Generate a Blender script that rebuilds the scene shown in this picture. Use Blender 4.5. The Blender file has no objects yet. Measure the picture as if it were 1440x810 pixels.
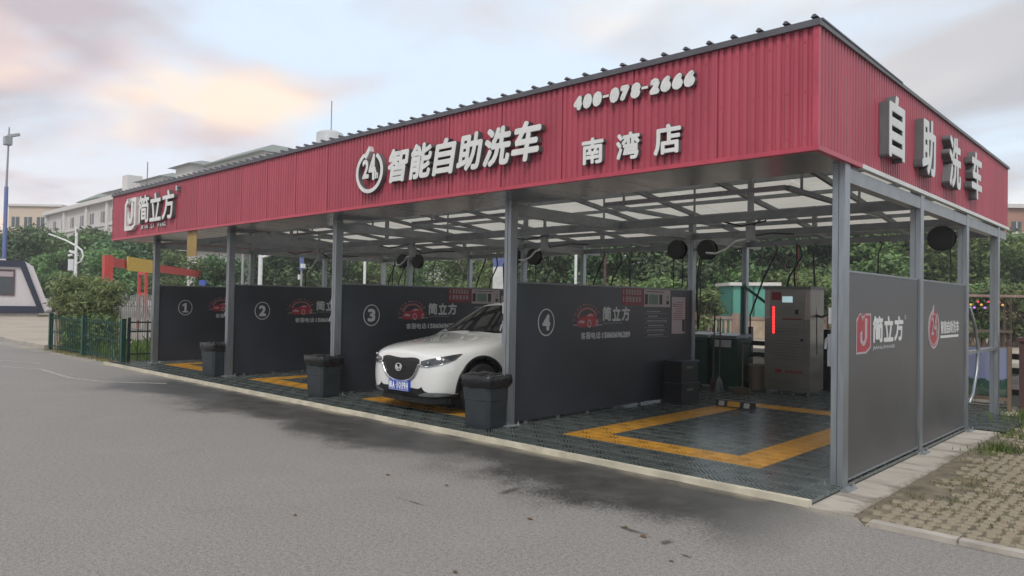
import bpy, bmesh, math, random
import numpy as np
from mathutils import Vector, Matrix
from mathutils.bvhtree import BVHTree
random.seed(7); R = math.radians
S = bpy.context.scene; COL = S.collection

# ------------------------------------------------------------------ camera
F_PX, YAW, PIT, ROL = 1034.43, R(43.43), R(1.13), R(0.98)
CAM = Vector((2.259, -6.5206, 1.5572))
cF = Vector((-math.sin(YAW)*math.cos(PIT), math.cos(YAW)*math.cos(PIT), math.sin(PIT)))
cR0 = Vector((math.cos(YAW), math.sin(YAW), 0)); cU0 = cR0.cross(cF)
cR = cR0*math.cos(ROL) + cU0*math.sin(ROL); cU = cR.cross(cF)
cd = bpy.data.cameras.new('camera'); cam = bpy.data.objects.new('camera', cd); COL.objects.link(cam)
cd.sensor_width = 36; cd.lens = 36*F_PX/1440; cd.clip_end = 3000; cd.clip_start = .05
cam.matrix_world = Matrix(((cR.x, cU.x, -cF.x, CAM.x), (cR.y, cU.y, -cF.y, CAM.y), (cR.z, cU.z, -cF.z, CAM.z), (0, 0, 0, 1)))
S.camera = cam
# ------------------------------------------------------------------ world, sun, exposure
SUN_EL, SUN_AZ = R(48), R(150)      # azimuth measured from +Y towards +X
W = bpy.data.worlds.new('World'); S.world = W; W.use_nodes = True
def sky():
    nt = W.node_tree; nt.nodes.clear(); N = nt.nodes.new; L = nt.links.new
    def math_(op, a, b=None):
        n = N('ShaderNodeMath'); n.operation = op
        for i, v in enumerate((a, b)):
            if v is None: continue
            if isinstance(v, (int, float)): n.inputs[i].default_value = v
            else: L(v, n.inputs[i])
        return n.outputs[0]
    def ramp(fac, stops):
        n = N('ShaderNodeValToRGB'); e = n.color_ramp.elements
        while len(e) < len(stops): e.new(.5)
        for el, (p, c) in zip(e, stops): el.position = p; el.color = (*c, 1) if len(c) == 3 else c
        L(fac, n.inputs[0]); return n.outputs[0]
    def mix(f, a, b):
        n = N('ShaderNodeMix'); n.data_type = 'RGBA'
        if isinstance(f, (int, float)): n.inputs[0].default_value = f
        else: L(f, n.inputs[0])
        for i, v in ((6, a), (7, b)):
            if isinstance(v, tuple): n.inputs[i].default_value = (*v, 1)
            else: L(v, n.inputs[i])
        return n.outputs[2]
    st = N('ShaderNodeTexSky'); st.sky_type = 'NISHITA'; st.sun_disc = False
    st.sun_elevation = SUN_EL; st.sun_rotation = SUN_AZ; st.dust_density = 2.5; st.air_density = 1.0
    tc = N('ShaderNodeTexCoord'); sp = N('ShaderNodeSeparateXYZ'); L(tc.outputs['Generated'], sp.inputs[0])
    dz = math_('ADD', math_('MAXIMUM', sp.outputs[2], 0.0), 0.16)
    cx = N('ShaderNodeCombineXYZ'); L(math_('DIVIDE', sp.outputs[0], dz), cx.inputs[0]); L(math_('DIVIDE', sp.outputs[1], dz), cx.inputs[1])
    mp = N('ShaderNodeMapping'); mp.inputs['Rotation'].default_value = (0, 0, YAW); mp.inputs['Scale'].default_value = (.75, 1.0, 1); mp.inputs['Location'].default_value = (3.3, 1.2, 0)
    L(cx.outputs[0], mp.inputs[0])
    def noise(scale, det, dist=0.0, off=(0, 0, 0)):
        m2 = N('ShaderNodeVectorMath'); m2.operation = 'ADD'; L(mp.outputs[0], m2.inputs[0]); m2.inputs[1].default_value = off
        n = N('ShaderNodeTexNoise'); n.inputs['Scale'].default_value = scale; n.inputs['Detail'].default_value = det; n.inputs['Roughness'].default_value = .52; n.inputs['Distortion'].default_value = dist
        L(m2.outputs[0], n.inputs['Vector']); return n.outputs[0]
    big = noise(.85, 5, .5); fine = noise(2.2, 4, .6, (5, 3, 1)); lit = noise(1.1, 3, .4, (2.4, 7.7, 0))
    mask = ramp(math_('ADD', math_('MULTIPLY', big, .74), math_('MULTIPLY', fine, .26)), [(.42, (0, 0, 0)), (.55, (1, 1, 1))])
    # how much we look towards the glowing western side (-X) and how near the horizon
    west = ramp(math_('MULTIPLY', sp.outputs[0], -1.0), [(.50, (0, 0, 0)), (.93, (1, 1, 1))])
    K = 7.9
    k = lambda *c: tuple(v*K for v in c)
    veil = mix(.84, st.outputs[0], k(.83, .96, 1.10))
    hz = ramp(sp.outputs[2], [(0.0, (1, 1, 1)), (.22, (0, 0, 0))])
    base = mix(math_('MULTIPLY', hz, .45), veil, k(1.0, 1.0, 1.0))
    base = mix(math_('MULTIPLY', math_('MULTIPLY', hz, west), .75), base, k(.98, .80, .76))
    grey = ramp(lit, [(.40, (.53, .52, .545)), (.52, (.70, .675, .675)), (.62, (1.06, 1.0, .94))])
    warm = ramp(lit, [(.40, (.56, .485, .51)), (.50, (.80, .63, .61)), (.60, (1.12, .87, .66))])
    ccol = mix(math_('MULTIPLY', west, 1.0), grey, warm)
    sc = N('ShaderNodeMix'); sc.data_type = 'RGBA'; sc.blend_type = 'MULTIPLY'; sc.inputs[0].default_value = 1; L(ccol, sc.inputs[6]); sc.inputs[7].default_value = (K, K, K, 1)
    fin = mix(math_('MULTIPLY', mask, .90), base, sc.outputs[2])
    bg = N('ShaderNodeBackground'); bg.inputs[1].default_value = .10; L(fin, bg.inputs[0])
    o = N('ShaderNodeOutputWorld'); L(bg.outputs[0], o.inputs[0])
sky()
sl = bpy.data.lights.new('sun', 'SUN'); sl.energy = 1.3; sl.angle = R(18); sl.color = (1, .95, .88)
so = bpy.data.objects.new('sun', sl); COL.objects.link(so)
sdir = Vector((math.sin(SUN_AZ)*math.cos(SUN_EL), math.cos(SUN_AZ)*math.cos(SUN_EL), math.sin(SUN_EL)))
so.rotation_euler = sdir.to_track_quat('Z', 'Y').to_euler(); so.location = (0, -10, 20)
vs = S.view_settings; vs.view_transform = 'Standard'; vs.look = 'None'; vs.gamma = 1; vs.use_curve_mapping = False; vs.exposure = 0.45
S.render.resolution_x = 1024; S.render.resolution_y = 576
S.cycles.max_bounces = 8; S.cycles.transparent_max_bounces = 12

# ------------------------------------------------------------------ pixel helpers (a pixel gives a direction; distance is chosen)
def ray(x, y): return cR*((x-720)/F_PX) - cU*((y-405)/F_PX) + cF
def at(x, y, axis, v):
    d = ray(x, y); return CAM + d*((v-CAM[axis])/d[axis])
def far(x, D, z=0.0):           # ground point in the direction of pixel column x at depth D
    d = ray(x, 425); p = CAM + d*D; return Vector((p.x, p.y, z))
def zpix(x, y, D): return (CAM + ray(x, y)*D).z

# ------------------------------------------------------------------ materials
MATS = {}
def mat(name, col, rough=.6, metal=0.0, var=.12, vscale=6.0, bump=0.0, bscale=60.0, col2=None, spec=.5, stretch=None, coat=0.0, trans=0.0, emit=None, island=0.0, objvar=0.0):
    if name in MATS: return MATS[name]
    m = bpy.data.materials.new(name); m.use_nodes = True; MATS[name] = m
    nt = m.node_tree; N = nt.nodes.new; L = nt.links.new; b = nt.nodes['Principled BSDF']
    b.inputs['Roughness'].default_value = rough; b.inputs['Metallic'].default_value = metal; b.inputs['Specular IOR Level'].default_value = spec
    b.inputs['Coat Weight'].default_value = coat
    tc = N('ShaderNodeTexCoord'); mp = N('ShaderNodeMapping'); L(tc.outputs['Object'], mp.inputs[0])
    if stretch: mp.inputs['Scale'].default_value = stretch
    n = N('ShaderNodeTexNoise'); n.inputs['Scale'].default_value = vscale; n.inputs['Detail'].default_value = 5; L(mp.outputs[0], n.inputs['Vector'])
    cr = N('ShaderNodeValToRGB'); e = cr.color_ramp.elements
    c2 = col2 or tuple(min(1, c*(1+var)) for c in col); c1 = tuple(c*(1-var) for c in col) if col2 is None else col
    e[0].position = .32; e[0].color = (*c1, 1); e[1].position = .68; e[1].color = (*c2, 1); L(n.outputs[0], cr.inputs[0])
    out = cr.outputs[0]
    if island:
        g = N('ShaderNodeNewGeometry'); h = N('ShaderNodeHueSaturation'); L(out, h.inputs['Color'])
        mr = N('ShaderNodeMapRange'); L(g.outputs['Random Per Island'], mr.inputs[0]); mr.inputs[3].default_value = 1-island; mr.inputs[4].default_value = 1+island; oi0 = N('ShaderNodeObjectInfo'); m4 = N('ShaderNodeMath'); m4.operation = 'MULTIPLY_ADD'; L(oi0.outputs['Random'], m4.inputs[0]); m4.inputs[1].default_value = .75; m4.inputs[2].default_value = .72; m5 = N('ShaderNodeMath'); m5.operation = 'MULTIPLY'; L(mr.outputs[0], m5.inputs[0]); L(m4.outputs[0], m5.inputs[1]); L(m5.outputs[0], h.inputs['Value'])
        oi = N('ShaderNodeObjectInfo'); m3 = N('ShaderNodeMapRange'); L(oi.outputs['Random'], m3.inputs[0]); m3.inputs[3].default_value = .465; m3.inputs[4].default_value = .525; L(m3.outputs[0], h.inputs['Hue'])
        out = h.outputs[0]
    if objvar:
        oi = N('ShaderNodeObjectInfo'); h = N('ShaderNodeHueSaturation'); L(out, h.inputs['Color']); q_ = N('ShaderNodeMapRange'); L(oi.outputs['Random'], q_.inputs[0]); q_.inputs[3].default_value = 1-objvar; q_.inputs[4].default_value = 1+objvar; L(q_.outputs[0], h.inputs['Value']); out = h.outputs[0]
    L(out, b.inputs['Base Color'])
    rm = N('ShaderNodeMapRange'); L(n.outputs[0], rm.inputs[0]); rm.inputs[3].default_value = max(.02, rough-.08); rm.inputs[4].default_value = min(1, rough+.08); L(rm.outputs[0], b.inputs['Roughness'])
    if bump:
        n2 = N('ShaderNodeTexNoise'); n2.inputs['Scale'].default_value = bscale; n2.inputs['Detail'].default_value = 4; L(tc.outputs['Object'], n2.inputs['Vector'])
        bp = N('ShaderNodeBump'); bp.inputs['Strength'].default_value = bump; bp.inputs['Distance'].default_value = .01; L(n2.outputs[0], bp.inputs['Height']); L(bp.outputs[0], b.inputs['Normal'])
    if emit:
        b.inputs['Emission Color'].default_value = (*emit[:3], 1); b.inputs['Emission Strength'].default_value = emit[3]
    if trans:
        t = N('ShaderNodeBsdfTranslucent'); L(out, t.inputs[0]); mx = N('ShaderNodeMixShader'); mx.inputs[0].default_value = trans
        L(b.outputs[0], mx.inputs[1]); L(t.outputs[0], mx.inputs[2]); L(mx.outputs[0], nt.nodes['Material Output'].inputs[0])
    return m

mat('galv', (.30, .325, .35), .38, .75, .10, 9, stretch=(3, 3, .4))
mat('steel_dark', (.21, .225, .24), .5, .3, .15, 5)
mat('steel_grey', (.28, .30, .315), .45, .35, .15, 5)
mat('red_sheet', (.315, .046, .072), .45, 0, .10, 4.0, col2=(.405, .066, .100), stretch=(1, 1, .16), objvar=.07)
mat('red_trim', (.44, .052, .088), .38)
mat('roof_cream', (.72, .70, .62), .6, 0, .08, 1.5, trans=.46, stretch=(1, 4, 1))
mat('roof_dark', (.10, .10, .115), .5, .2)
mat('soffit', (.16, .165, .185), .25, .4, .35, 1.6, stretch=(3, .4, 1))
mat('panel_dark', (.033, .036, .046), .36, 0, .16, 1.3, bump=.05, bscale=15)
mat('panel_out', (.085, .086, .092), .38, .2, .10, 1.5, spec=.6)
mat('letter_face', (.66, .67, .66), .4, 0, .06)
mat('letter_side', (.13, .135, .14), .5, .1)
mat('slat_grey', (.22, .225, .22), .7)
mat('badge_silver', (.75, .76, .78), .25, .55)
mat('print_white', (.50, .51, .52), .45, 0, .08, 20)
mat('print_grey', (.30, .31, .33), .5, 0, .15, 30)
mat('print_red', (.36, .035, .05), .45)
mat('print_darkred', (.20, .024, .032), .45)
mat('print_pale', (.40, .33, .35), .5, 0, .08, 30)
mat('emblem_pink', (.30, .12, .13), .5, 0, .1, 30)
mat('print_green', (.13, .20, .16), .5)
mat('print_black', (.02, .021, .023), .5)
mat('tile_grey', (.076, .090, .087), .25, 0, .35, 3, spec=.7)
mat('tile_seam', (.105, .120, .116), .28, 0, .2, 4, spec=.6)
mat('tile_seam_yellow', (.58, .32, .06), .36, 0, .2, 9)
mat('tile_base', (.008, .010, .011), .45)
mat('tile_yellow', (.50, .245, .025), .36, 0, .22, 9)
mat('kerb_cream', (.52, .48, .38), .7, 0, .18, 5, bump=.2, bscale=40)
mat('concrete', (.225, .20, .17), .75, 0, .3, 1.6, bump=.25, bscale=30, col2=(.46, .425, .37), stretch=(1.6, 1, 1))
mat('rubber', (.016, .017, .018), .55, 0, .2)
mat('bin_plastic', (.028, .036, .041), .42, 0, .15, 6)
mat('bag', (.012, .013, .014), .22, 0, .2, 20, bump=.6, bscale=35)
mat('black_plastic', (.014, .015, .017), .4)
mat('car_white', (.74, .75, .74), .18, 0, .012, 3, coat=1.0)
mat('car_glass', (.010, .012, .013), .05, 0, .05, spec=.15)
mat('car_black', (.010, .011, .012), .30)
mat('car_lamp', (.05, .055, .06), .08, .2, coat=1)
mat('chrome', (.62, .64, .66), .12, 1.0, .03)
mat('silver_trim', (.30, .32, .33), .3, .7)
mat('plate_blue', (.02, .075, .42), .35)
mat('plate_white', (.8, .82, .85), .4)
mat('tyre', (.012, .012, .013), .7)
mat('stainless', (.25, .24, .22), .36, .75, .10, 2, stretch=(1, 1, 6))
mat('led_red', (.5, .02, .02), .4, emit=(1, .03, .03, 2.2))
mat('screen', (.45, .6, .62), .3, emit=(.55, .8, .85, .35))
mat('bin_green', (.010, .042, .028), .42, 0, .2)
mat('bin_lid', (.018, .022, .035), .4)
mat('mop', (.06, .035, .04), .8)
mat('wood_stick', (.09, .065, .045), .7)
mat('bucket', (.20, .155, .125), .55)
mat('yellow_paint', (.52, .27, .03), .5)
mat('grey_label', (.4, .4, .4), .5)
mat('fence_dark', (.022, .023, .025), .5)
mat('fence_green', (.007, .055, .038), .38, .1, .15)
mat('fence_black', (.012, .022, .02), .4)
mat('white_block', (.62, .60, .56), .7, 0, .12)
mat('stone_tan', (.34, .27, .20), .8, 0, .2, 3, bump=.3, bscale=12)
mat('stone_pink', (.24, .17, .145), .8, 0, .2, 3)
mat('teal', (.10, .34, .27), .5, 0, .08, 2)
mat('teal_dark', (.03, .12, .10), .5)
mat('brick_building', (.36, .20, .15), .85, 0, .15, .5)
mat('apt_white', (.55, .53, .52), .8, 0, .08, .15)
mat('apt_trim', (.62, .60, .58), .8)
mat('apt_cream', (.58, .47, .36), .8, 0, .08, .15)
mat('apt_pink', (.52, .33, .28), .8, 0, .08, .2)
mat('window_dark', (.06, .07, .08), .15)
mat('roof_greygreen', (.20, .23, .21), .7)
mat('tank', (.55, .57, .58), .4, .3)
mat('white_pole', (.66, .68, .69), .4)
mat('blue_pole', (.12, .16, .36), .4)
mat('grey_pole', (.28, .29, .31), .4)
mat('gantry_red', (.45, .05, .04), .5)
mat('sign_yellow', (.58, .38, .06), .5)
mat('gold_strip', (.30, .20, .055), .5, 0, .25, 3)
mat('booth_white', (.60, .56, .58), .5, 0, .04)
mat('booth_navy', (.010, .014, .042), .45)
mat('bark', (.10, .075, .055), .9, 0, .3, 8)
mat('brown_pillar', (.085, .045, .045), .6)
mat('frame_brown', (.20, .14, .10), .7)
mat('leaf_dark', (.072, .128, .050), .55, 0, .3, .7, trans=.22, island=.45)
mat('leaf_mid', (.118, .190, .062), .55, 0, .3, .7, trans=.25, island=.45)
mat('leaf_light', (.13, .19, .065), .5, 0, .3, 1.2, trans=.3, island=.4)
mat('leaf_frond', (.21, .29, .11), .5, 0, .3, 1.2, trans=.3, island=.45)
mat('grass', (.10, .16, .035), .6, 0, .3, 2, trans=.25, island=.4)
mat('grass_dry', (.16, .15, .055), .7, 0, .3, 2, island=.4)
mat('paver', (.27, .228, .165), .85, 0, .28, 2.0, bump=.4, bscale=50)
mat('curb_stone', (.36, .33, .29), .8, 0, .2, 4, bump=.3, bscale=40)
mat('soil', (.15, .125, .085), .95, 0, .4, 6, bump=.6, bscale=40)
mat('ground', (.17, .14, .11), .95, 0, .25, .4)
mat('plaza', (.36, .31, .25), .85, 0, .15, .7)
mat('leaf_dry', (.12, .07, .03), .8)
mat('litter_white', (.7, .7, .72), .6)

def asphalt_material():
    m = bpy.data.materials.new('asphalt'); m.use_nodes = True; MATS['asphalt'] = m
    nt = m.node_tree; N = nt.nodes.new; L = nt.links.new; b = nt.nodes['Principled BSDF']
    tc = N('ShaderNodeTexCoord')
    def noise(sc, det, rough=.55, dist=0):
        n = N('ShaderNodeTexNoise'); n.inputs['Scale'].default_value = sc; n.inputs['Detail'].default_value = det; n.inputs['Roughness'].default_value = rough; n.inputs['Distortion'].default_value = dist
        L(tc.outputs['Object'], n.inputs['Vector']); return n.outputs[0]
    def mth(op, a, c):
        n = N('ShaderNodeMath'); n.operation = op; n.use_clamp = False
        for i, v in ((0, a), (1, c)):
            if isinstance(v, (int, float)): n.inputs[i].default_value = v
            else: L(v, n.inputs[i])
        return n.outputs[0]
    def mr(v, a, c, d=0., e=1.):
        n = N('ShaderNodeMapRange'); L(v, n.inputs[0]); n.inputs[1].default_value = a; n.inputs[2].default_value = c; n.inputs[3].default_value = d; n.inputs[4].default_value = e; return n.outputs[0]
    def mixc(f, a, c):
        n = N('ShaderNodeMix'); n.data_type = 'RGBA'; L(f, n.inputs[0])
        for i, v in ((6, a), (7, c)):
            if isinstance(v, tuple): n.inputs[i].default_value = (*v, 1)
            else: L(v, n.inputs[i])
        return n.outputs[2]
    big = noise(.35, 5); mid = noise(2.2, 6, .65, .5); grit = noise(230, 3, .75); grit2 = noise(45, 4, .7)
    col = mixc(mr(big, .3, .7), (.188, .176, .164), (.222, .207, .193))
    col = mixc(mr(mid, .35, .7), col, (.180, .166, .154))
    col = mixc(mr(noise(.9, 6, .62, .8), .50, .72, 0, .55), col, (.275, .252, .232))
    col = mixc(mr(noise(1.7, 5, .6, 1.2), .60, .70, 0, .45), col, (.120, .110, .102))
    g = mixc(mr(mth('ADD', mth('MULTIPLY', grit, .34), mth('ADD', mth('MULTIPLY', noise(95, 3, .8), .36), mth('MULTIPLY', noise(34, 5, .85), .30))), .43, .57), (.070, .067, .063), (.40, .378, .355))
    mg = N('ShaderNodeMix'); mg.data_type = 'RGBA'; mg.inputs[0].default_value = .66; L(col, mg.inputs[6]); L(g, mg.inputs[7]); col = mg.outputs[2]
    # soaked band along the wash kerb, stain shapes from noise
    sp = N('ShaderNodeSeparateXYZ'); L(tc.outputs['Object'], sp.inputs[0])
    dist = mth('SUBTRACT', -0.72, sp.outputs[1])
    edge = mth('ADD', mth('MULTIPLY', noise(.42, 3), 3.0), mth('MULTIPLY', noise(5, 6, .75), .75))
    wet = mth('SUBTRACT', mth('SUBTRACT', edge, dist), .50)
    inx = mth('MULTIPLY', mr(sp.outputs[0], -13.2, -11.4), mr(sp.outputs[0], .35, -.5))
    wet = mth('ADD', wet, mth('MULTIPLY', mth('SUBTRACT', noise(42, 4, .8), .5), 2.2))
    wet = mth('MULTIPLY', mr(wet, -.02, .42), inx)
    damp = mth('MULTIPLY', wet, mr(noise(3.5, 5, .65), .25, .6, .75, 1.))
    for (px_, py_, rx_, ry_, an_) in STAINS:
        mpn = N('ShaderNodeMapping'); mpn.vector_type = 'TEXTURE'; mpn.inputs['Location'].default_value = (px_, py_, 0); mpn.inputs['Rotation'].default_value = (0, 0, an_); mpn.inputs['Scale'].default_value = (rx_, ry_, 1)
        L(tc.outputs['Object'], mpn.inputs[0]); ln = N('ShaderNodeVectorMath'); ln.operation = 'LENGTH'; L(mpn.outputs[0], ln.inputs[0])
        v_ = mth('ADD', mth('SUBTRACT', 1.0, ln.outputs['Value']), mth('ADD', mth('MULTIPLY', mth('SUBTRACT', noise(9, 5, .7), .5), 3.0), mth('MULTIPLY', mth('SUBTRACT', noise(60, 3, .8), .5), 1.2)))
        damp = mth('MAXIMUM', damp, mth('MULTIPLY', mr(v_, 0.0, .5), .75))
    col = mixc(damp, col, (.036, .035, .033))
    silt = mth('MULTIPLY', mr(dist, .20, .02), mr(noise(1.3, 4), .42, .58))
    col = mixc(silt, col, (.30, .265, .205))
    L(col, b.inputs['Base Color'])
    rg = N('ShaderNodeMapRange'); L(damp, rg.inputs[0]); rg.inputs[3].default_value = .86; rg.inputs[4].default_value = .42; L(rg.outputs[0], b.inputs['Roughness'])
    bp = N('ShaderNodeBump'); bp.inputs['Strength'].default_value = .12; bp.inputs['Distance'].default_value = .004; L(mth('ADD', grit, mth('MULTIPLY', grit2, .2)), bp.inputs['Height']); L(bp.outputs[0], b.inputs['Normal'])
STAINS = []
for (px_, py_), (qx_, qy_), w_ in (((698, 697), (740, 683), .045), ((860, 736), (915, 755), .030), ((926, 765), (950, 760), .035), ((884, 725), (918, 724), .020), ((958, 779), (974, 786), .02), ((560, 700), (600, 712), .015)):
    A_, B_ = at(px_, py_, 2, 0), at(qx_, qy_, 2, 0); c_ = (A_+B_)/2; d_ = B_-A_
    STAINS.append((c_.x, c_.y, d_.length/2, w_, math.atan2(d_.y, d_.x)))
asphalt_material()

def concrete_material():
    m = bpy.data.materials.new('slab_concrete'); m.use_nodes = True; MATS['slab_concrete'] = m
    nt = m.node_tree; N = nt.nodes.new; L = nt.links.new; b = nt.nodes['Principled BSDF']; b.inputs['Roughness'].default_value = .8
    tc = N('ShaderNodeTexCoord')
    def noise(sc, det, st=(1, 1, 1)):
        mp = N('ShaderNodeMapping'); mp.inputs['Scale'].default_value = st; L(tc.outputs['Object'], mp.inputs[0])
        n = N('ShaderNodeTexNoise'); n.inputs['Scale'].default_value = sc; n.inputs['Detail'].default_value = det; n.inputs['Roughness'].default_value = .65; L(mp.outputs[0], n.inputs['Vector']); return n.outputs[0]
    def ramp(f, p0, c0, p1, c1):
        r = N('ShaderNodeValToRGB'); L(f, r.inputs[0]); e = r.color_ramp.elements; e[0].position = p0; e[0].color = (*c0, 1); e[1].position = p1; e[1].color = (*c1, 1); return r.outputs[0]
    def mix(f, a, c):
        n = N('ShaderNodeMix'); n.data_type = 'RGBA'; L(f, n.inputs[0]); L(a, n.inputs[6])
        if isinstance(c, tuple): n.inputs[7].default_value = (*c, 1)
        else: L(c, n.inputs[7])
        return n.outputs[2]
    def mth(op, a, c):
        n = N('ShaderNodeMath'); n.operation = op
        for i, v in ((0, a), (1, c)):
            if isinstance(v, (int, float)): n.inputs[i].default_value = v
            else: L(v, n.inputs[i])
        return n.outputs[0]
    base = ramp(noise(2.0, 6), .3, (.36, .325, .275), .7, (.47, .43, .375))
    base = mix(ramp(noise(1.3, 5, (.5, 2.2, 1)), .52, (0, 0, 0), .66, (1, 1, 1)), base, (.20, .175, .15))
    sp = N('ShaderNodeSeparateXYZ'); L(tc.outputs['Object'], sp.inputs[0])
    v = mth('ADD', mth('SUBTRACT', sp.outputs[0], .33), mth('ADD', mth('MULTIPLY', mth('SUBTRACT', noise(2.4, 5), .42), .55), mth('MULTIPLY', mth('SUBTRACT', noise(28, 4), .5), .25)))
    mr = N('ShaderNodeMapRange'); L(v, mr.inputs[0]); mr.inputs[1].default_value = -.04; mr.inputs[2].default_value = .07
    L(mix(mr.outputs[0], base, ramp(noise(9, 6), .3, (.13, .105, .075), .7, (.235, .19, .14))), b.inputs['Base Color'])
    bp = N('ShaderNodeBump'); bp.inputs['Strength'].default_value = .3; bp.inputs['Distance'].default_value = .008; L(noise(35, 4), bp.inputs['Height']); L(bp.outputs[0], b.inputs['Normal'])
concrete_material()

def poster_material():
    m = bpy.data.materials.new('landscape_print'); m.use_nodes = True; MATS['landscape_print'] = m
    nt = m.node_tree; N = nt.nodes.new; L = nt.links.new; b = nt.nodes['Principled BSDF']; b.inputs['Roughness'].default_value = .35
    tc = N('ShaderNodeTexCoord'); sp = N('ShaderNodeSeparateXYZ'); L(tc.outputs['Object'], sp.inputs[0])
    n = N('ShaderNodeTexNoise'); n.inputs['Scale'].default_value = 9; n.inputs['Detail'].default_value = 6; L(tc.outputs['Object'], n.inputs['Vector'])
    a = N('ShaderNodeMath'); a.operation = 'MULTIPLY_ADD'; L(n.outputs[0], a.inputs[0]); a.inputs[1].default_value = .45; L(sp.outputs[2], a.inputs[2])
    r = N('ShaderNodeValToRGB'); L(a.outputs[0], r.inputs[0]); e = r.color_ramp.elements
    e[0].position = .42; e[0].color = (.03, .055, .04, 1); e[1].position = .95; e[1].color = (.25, .28, .42, 1)
    x = e.new(.55); x.color = (.11, .15, .11, 1); x = e.new(.60); x.color = (.03, .09, .06, 1); x = e.new(.69); x.color = (.04, .08, .07, 1); x = e.new(.73); x.color = (.24, .27, .45, 1)
    L(r.outputs[0], b.inputs['Base Color'])
poster_material()

# ------------------------------------------------------------------ mesh helpers
ACC = {}
def origin(o):
    v = Vector((0, 0, 0))
    while o is not None: v = v + ACC[o.name]; o = o.parent
    return v
class MB:
    def __init__(s): s.v = []; s.f = []; s.mi = []
    def add(s, vs, fs, mi=0):
        k = len(s.v); s.v += [tuple(v) for v in vs]; s.f += [tuple(i+k for i in f) for f in fs]; s.mi += [mi]*len(fs); return s
    def box(s, x0, x1, y0, y1, z0, z1, mi=0):
        return s.add([(x0, y0, z0), (x1, y0, z0), (x1, y1, z0), (x0, y1, z0), (x0, y0, z1), (x1, y0, z1), (x1, y1, z1), (x0, y1, z1)],
                     [(0, 3, 2, 1), (4, 5, 6, 7), (0, 1, 5, 4), (1, 2, 6, 5), (2, 3, 7, 6), (3, 0, 4, 7)], mi)
    def beam(s, a, b, w, h, mi=0):       # rectangular bar between two points
        a = Vector(a); b = Vector(b); d = (b-a).normalized(); up = Vector((0, 0, 1)) if abs(d.z) < .9 else Vector((0, 1, 0))
        r = d.cross(up).normalized()*w/2; u = r.cross(d).normalized()*h/2
        vs = [p+sx*r+sy*u for p in (a, b) for sx, sy in ((-1, -1), (1, -1), (1, 1), (-1, 1))]
        return s.add(vs, [(0, 1, 2, 3), (7, 6, 5, 4), (0, 4, 5, 1), (1, 5, 6, 2), (2, 6, 7, 3), (3, 7, 4, 0)], mi)
    def tube(s, pts, r, n=8, mi=0, cap=True):
        pts = [Vector(p) for p in pts]; rr = r if isinstance(r, (list, tuple)) else [r]*len(pts); rings = []
        prev = None
        for i, p in enumerate(pts):
            d = (pts[min(i+1, len(pts)-1)]-pts[max(i-1, 0)]).normalized()
            if prev is None: x = d.cross(Vector((0, 0, 1)) if abs(d.z) < .9 else Vector((1, 0, 0))).normalized()
            else: x = (prev-d*prev.dot(d)).normalized()
            prev = x; y = d.cross(x)
            rings.append([p+(x*math.cos(t)+y*math.sin(t))*rr[i] for t in [2*math.pi*k/n for k in range(n)]])
        vs = [v for g in rings for v in g]; fs = []
        for i in range(len(pts)-1):
            for k in range(n): fs.append((i*n+k, i*n+(k+1) % n, (i+1)*n+(k+1) % n, (i+1)*n+k))
        if cap: fs += [tuple(range(n))[::-1], tuple((len(pts)-1)*n+k for k in range(n))]
        return s.add(vs, fs, mi)
    def lathe(s, prof, c=(0, 0, 0), n=24, axis='z', mi=0):
        c = Vector(c); vs = []; fs = []
        for r, h in prof:
            for k in range(n):
                t = 2*math.pi*k/n; a, b_ = r*math.cos(t), r*math.sin(t)
                vs.append(c+Vector({'z': (a, b_, h), 'x': (h, a, b_), 'y': (b_, h, a)}[axis]))
        for i in range(len(prof)-1):
            for k in range(n): fs.append((i*n+k, i*n+(k+1) % n, (i+1)*n+(k+1) % n, (i+1)*n+k))
        if prof[0][0] > 1e-6: fs.append(tuple(range(n))[::-1])
        if prof[-1][0] > 1e-6: fs.append(tuple((len(prof)-1)*n+k for k in range(n)))
        return s.add(vs, fs, mi)
    def plate(s, o, u, v, nrm, poly, t, mi=0):    # polygon (2-D) on a plane, extruded by t along nrm
        o, u, v, nrm = map(Vector, (o, u, v, nrm)); n = len(poly)
        vs = [o+u*a+v*b for a, b in poly]+[o+u*a+v*b+nrm*t for a, b in poly]
        return s.add(vs, [tuple(range(n))[::-1], tuple(range(n, 2*n))]+[(k, (k+1) % n, n+(k+1) % n, n+k) for k in range(n)], mi)
    def mesh(s, name, mats, off=Vector((0, 0, 0)), smooth=False):
        me = bpy.data.meshes.new(name); me.from_pydata([tuple(Vector(v)-off) for v in s.v], [], s.f)
        for m in ([mats] if isinstance(mats, str) else mats): me.materials.append(MATS[m])
        if max(s.mi, default=0): me.polygons.foreach_set('material_index', s.mi)
        bm = bmesh.new(); bm.from_mesh(me); bmesh.ops.recalc_face_normals(bm, faces=bm.faces); bm.to_mesh(me); bm.free()
        if smooth: me.shade_smooth() if smooth is True else (me.shade_auto_smooth(angle=smooth) if hasattr(me, 'shade_auto_smooth') else smooth_by_angle(me, smooth))
        me.update(); return me
    def build(s, name, mats, parent=None, loc=None, smooth=False):
        off = origin(parent) if parent is not None else Vector((0, 0, 0))
        l = Vector(loc) if loc is not None else Vector((0, 0, 0))
        if parent is not None: l = Vector((0, 0, 0))
        return link(name, s.mesh(name, mats, off+l, smooth), parent, l)
def smooth_by_angle(me, ang):
    me.shade_smooth(); bm = bmesh.new(); bm.from_mesh(me)
    for e in bm.edges:
        if len(e.link_faces) == 2 and e.calc_face_angle(0) > ang: e.smooth = False
    bm.to_mesh(me); bm.free()
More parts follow.
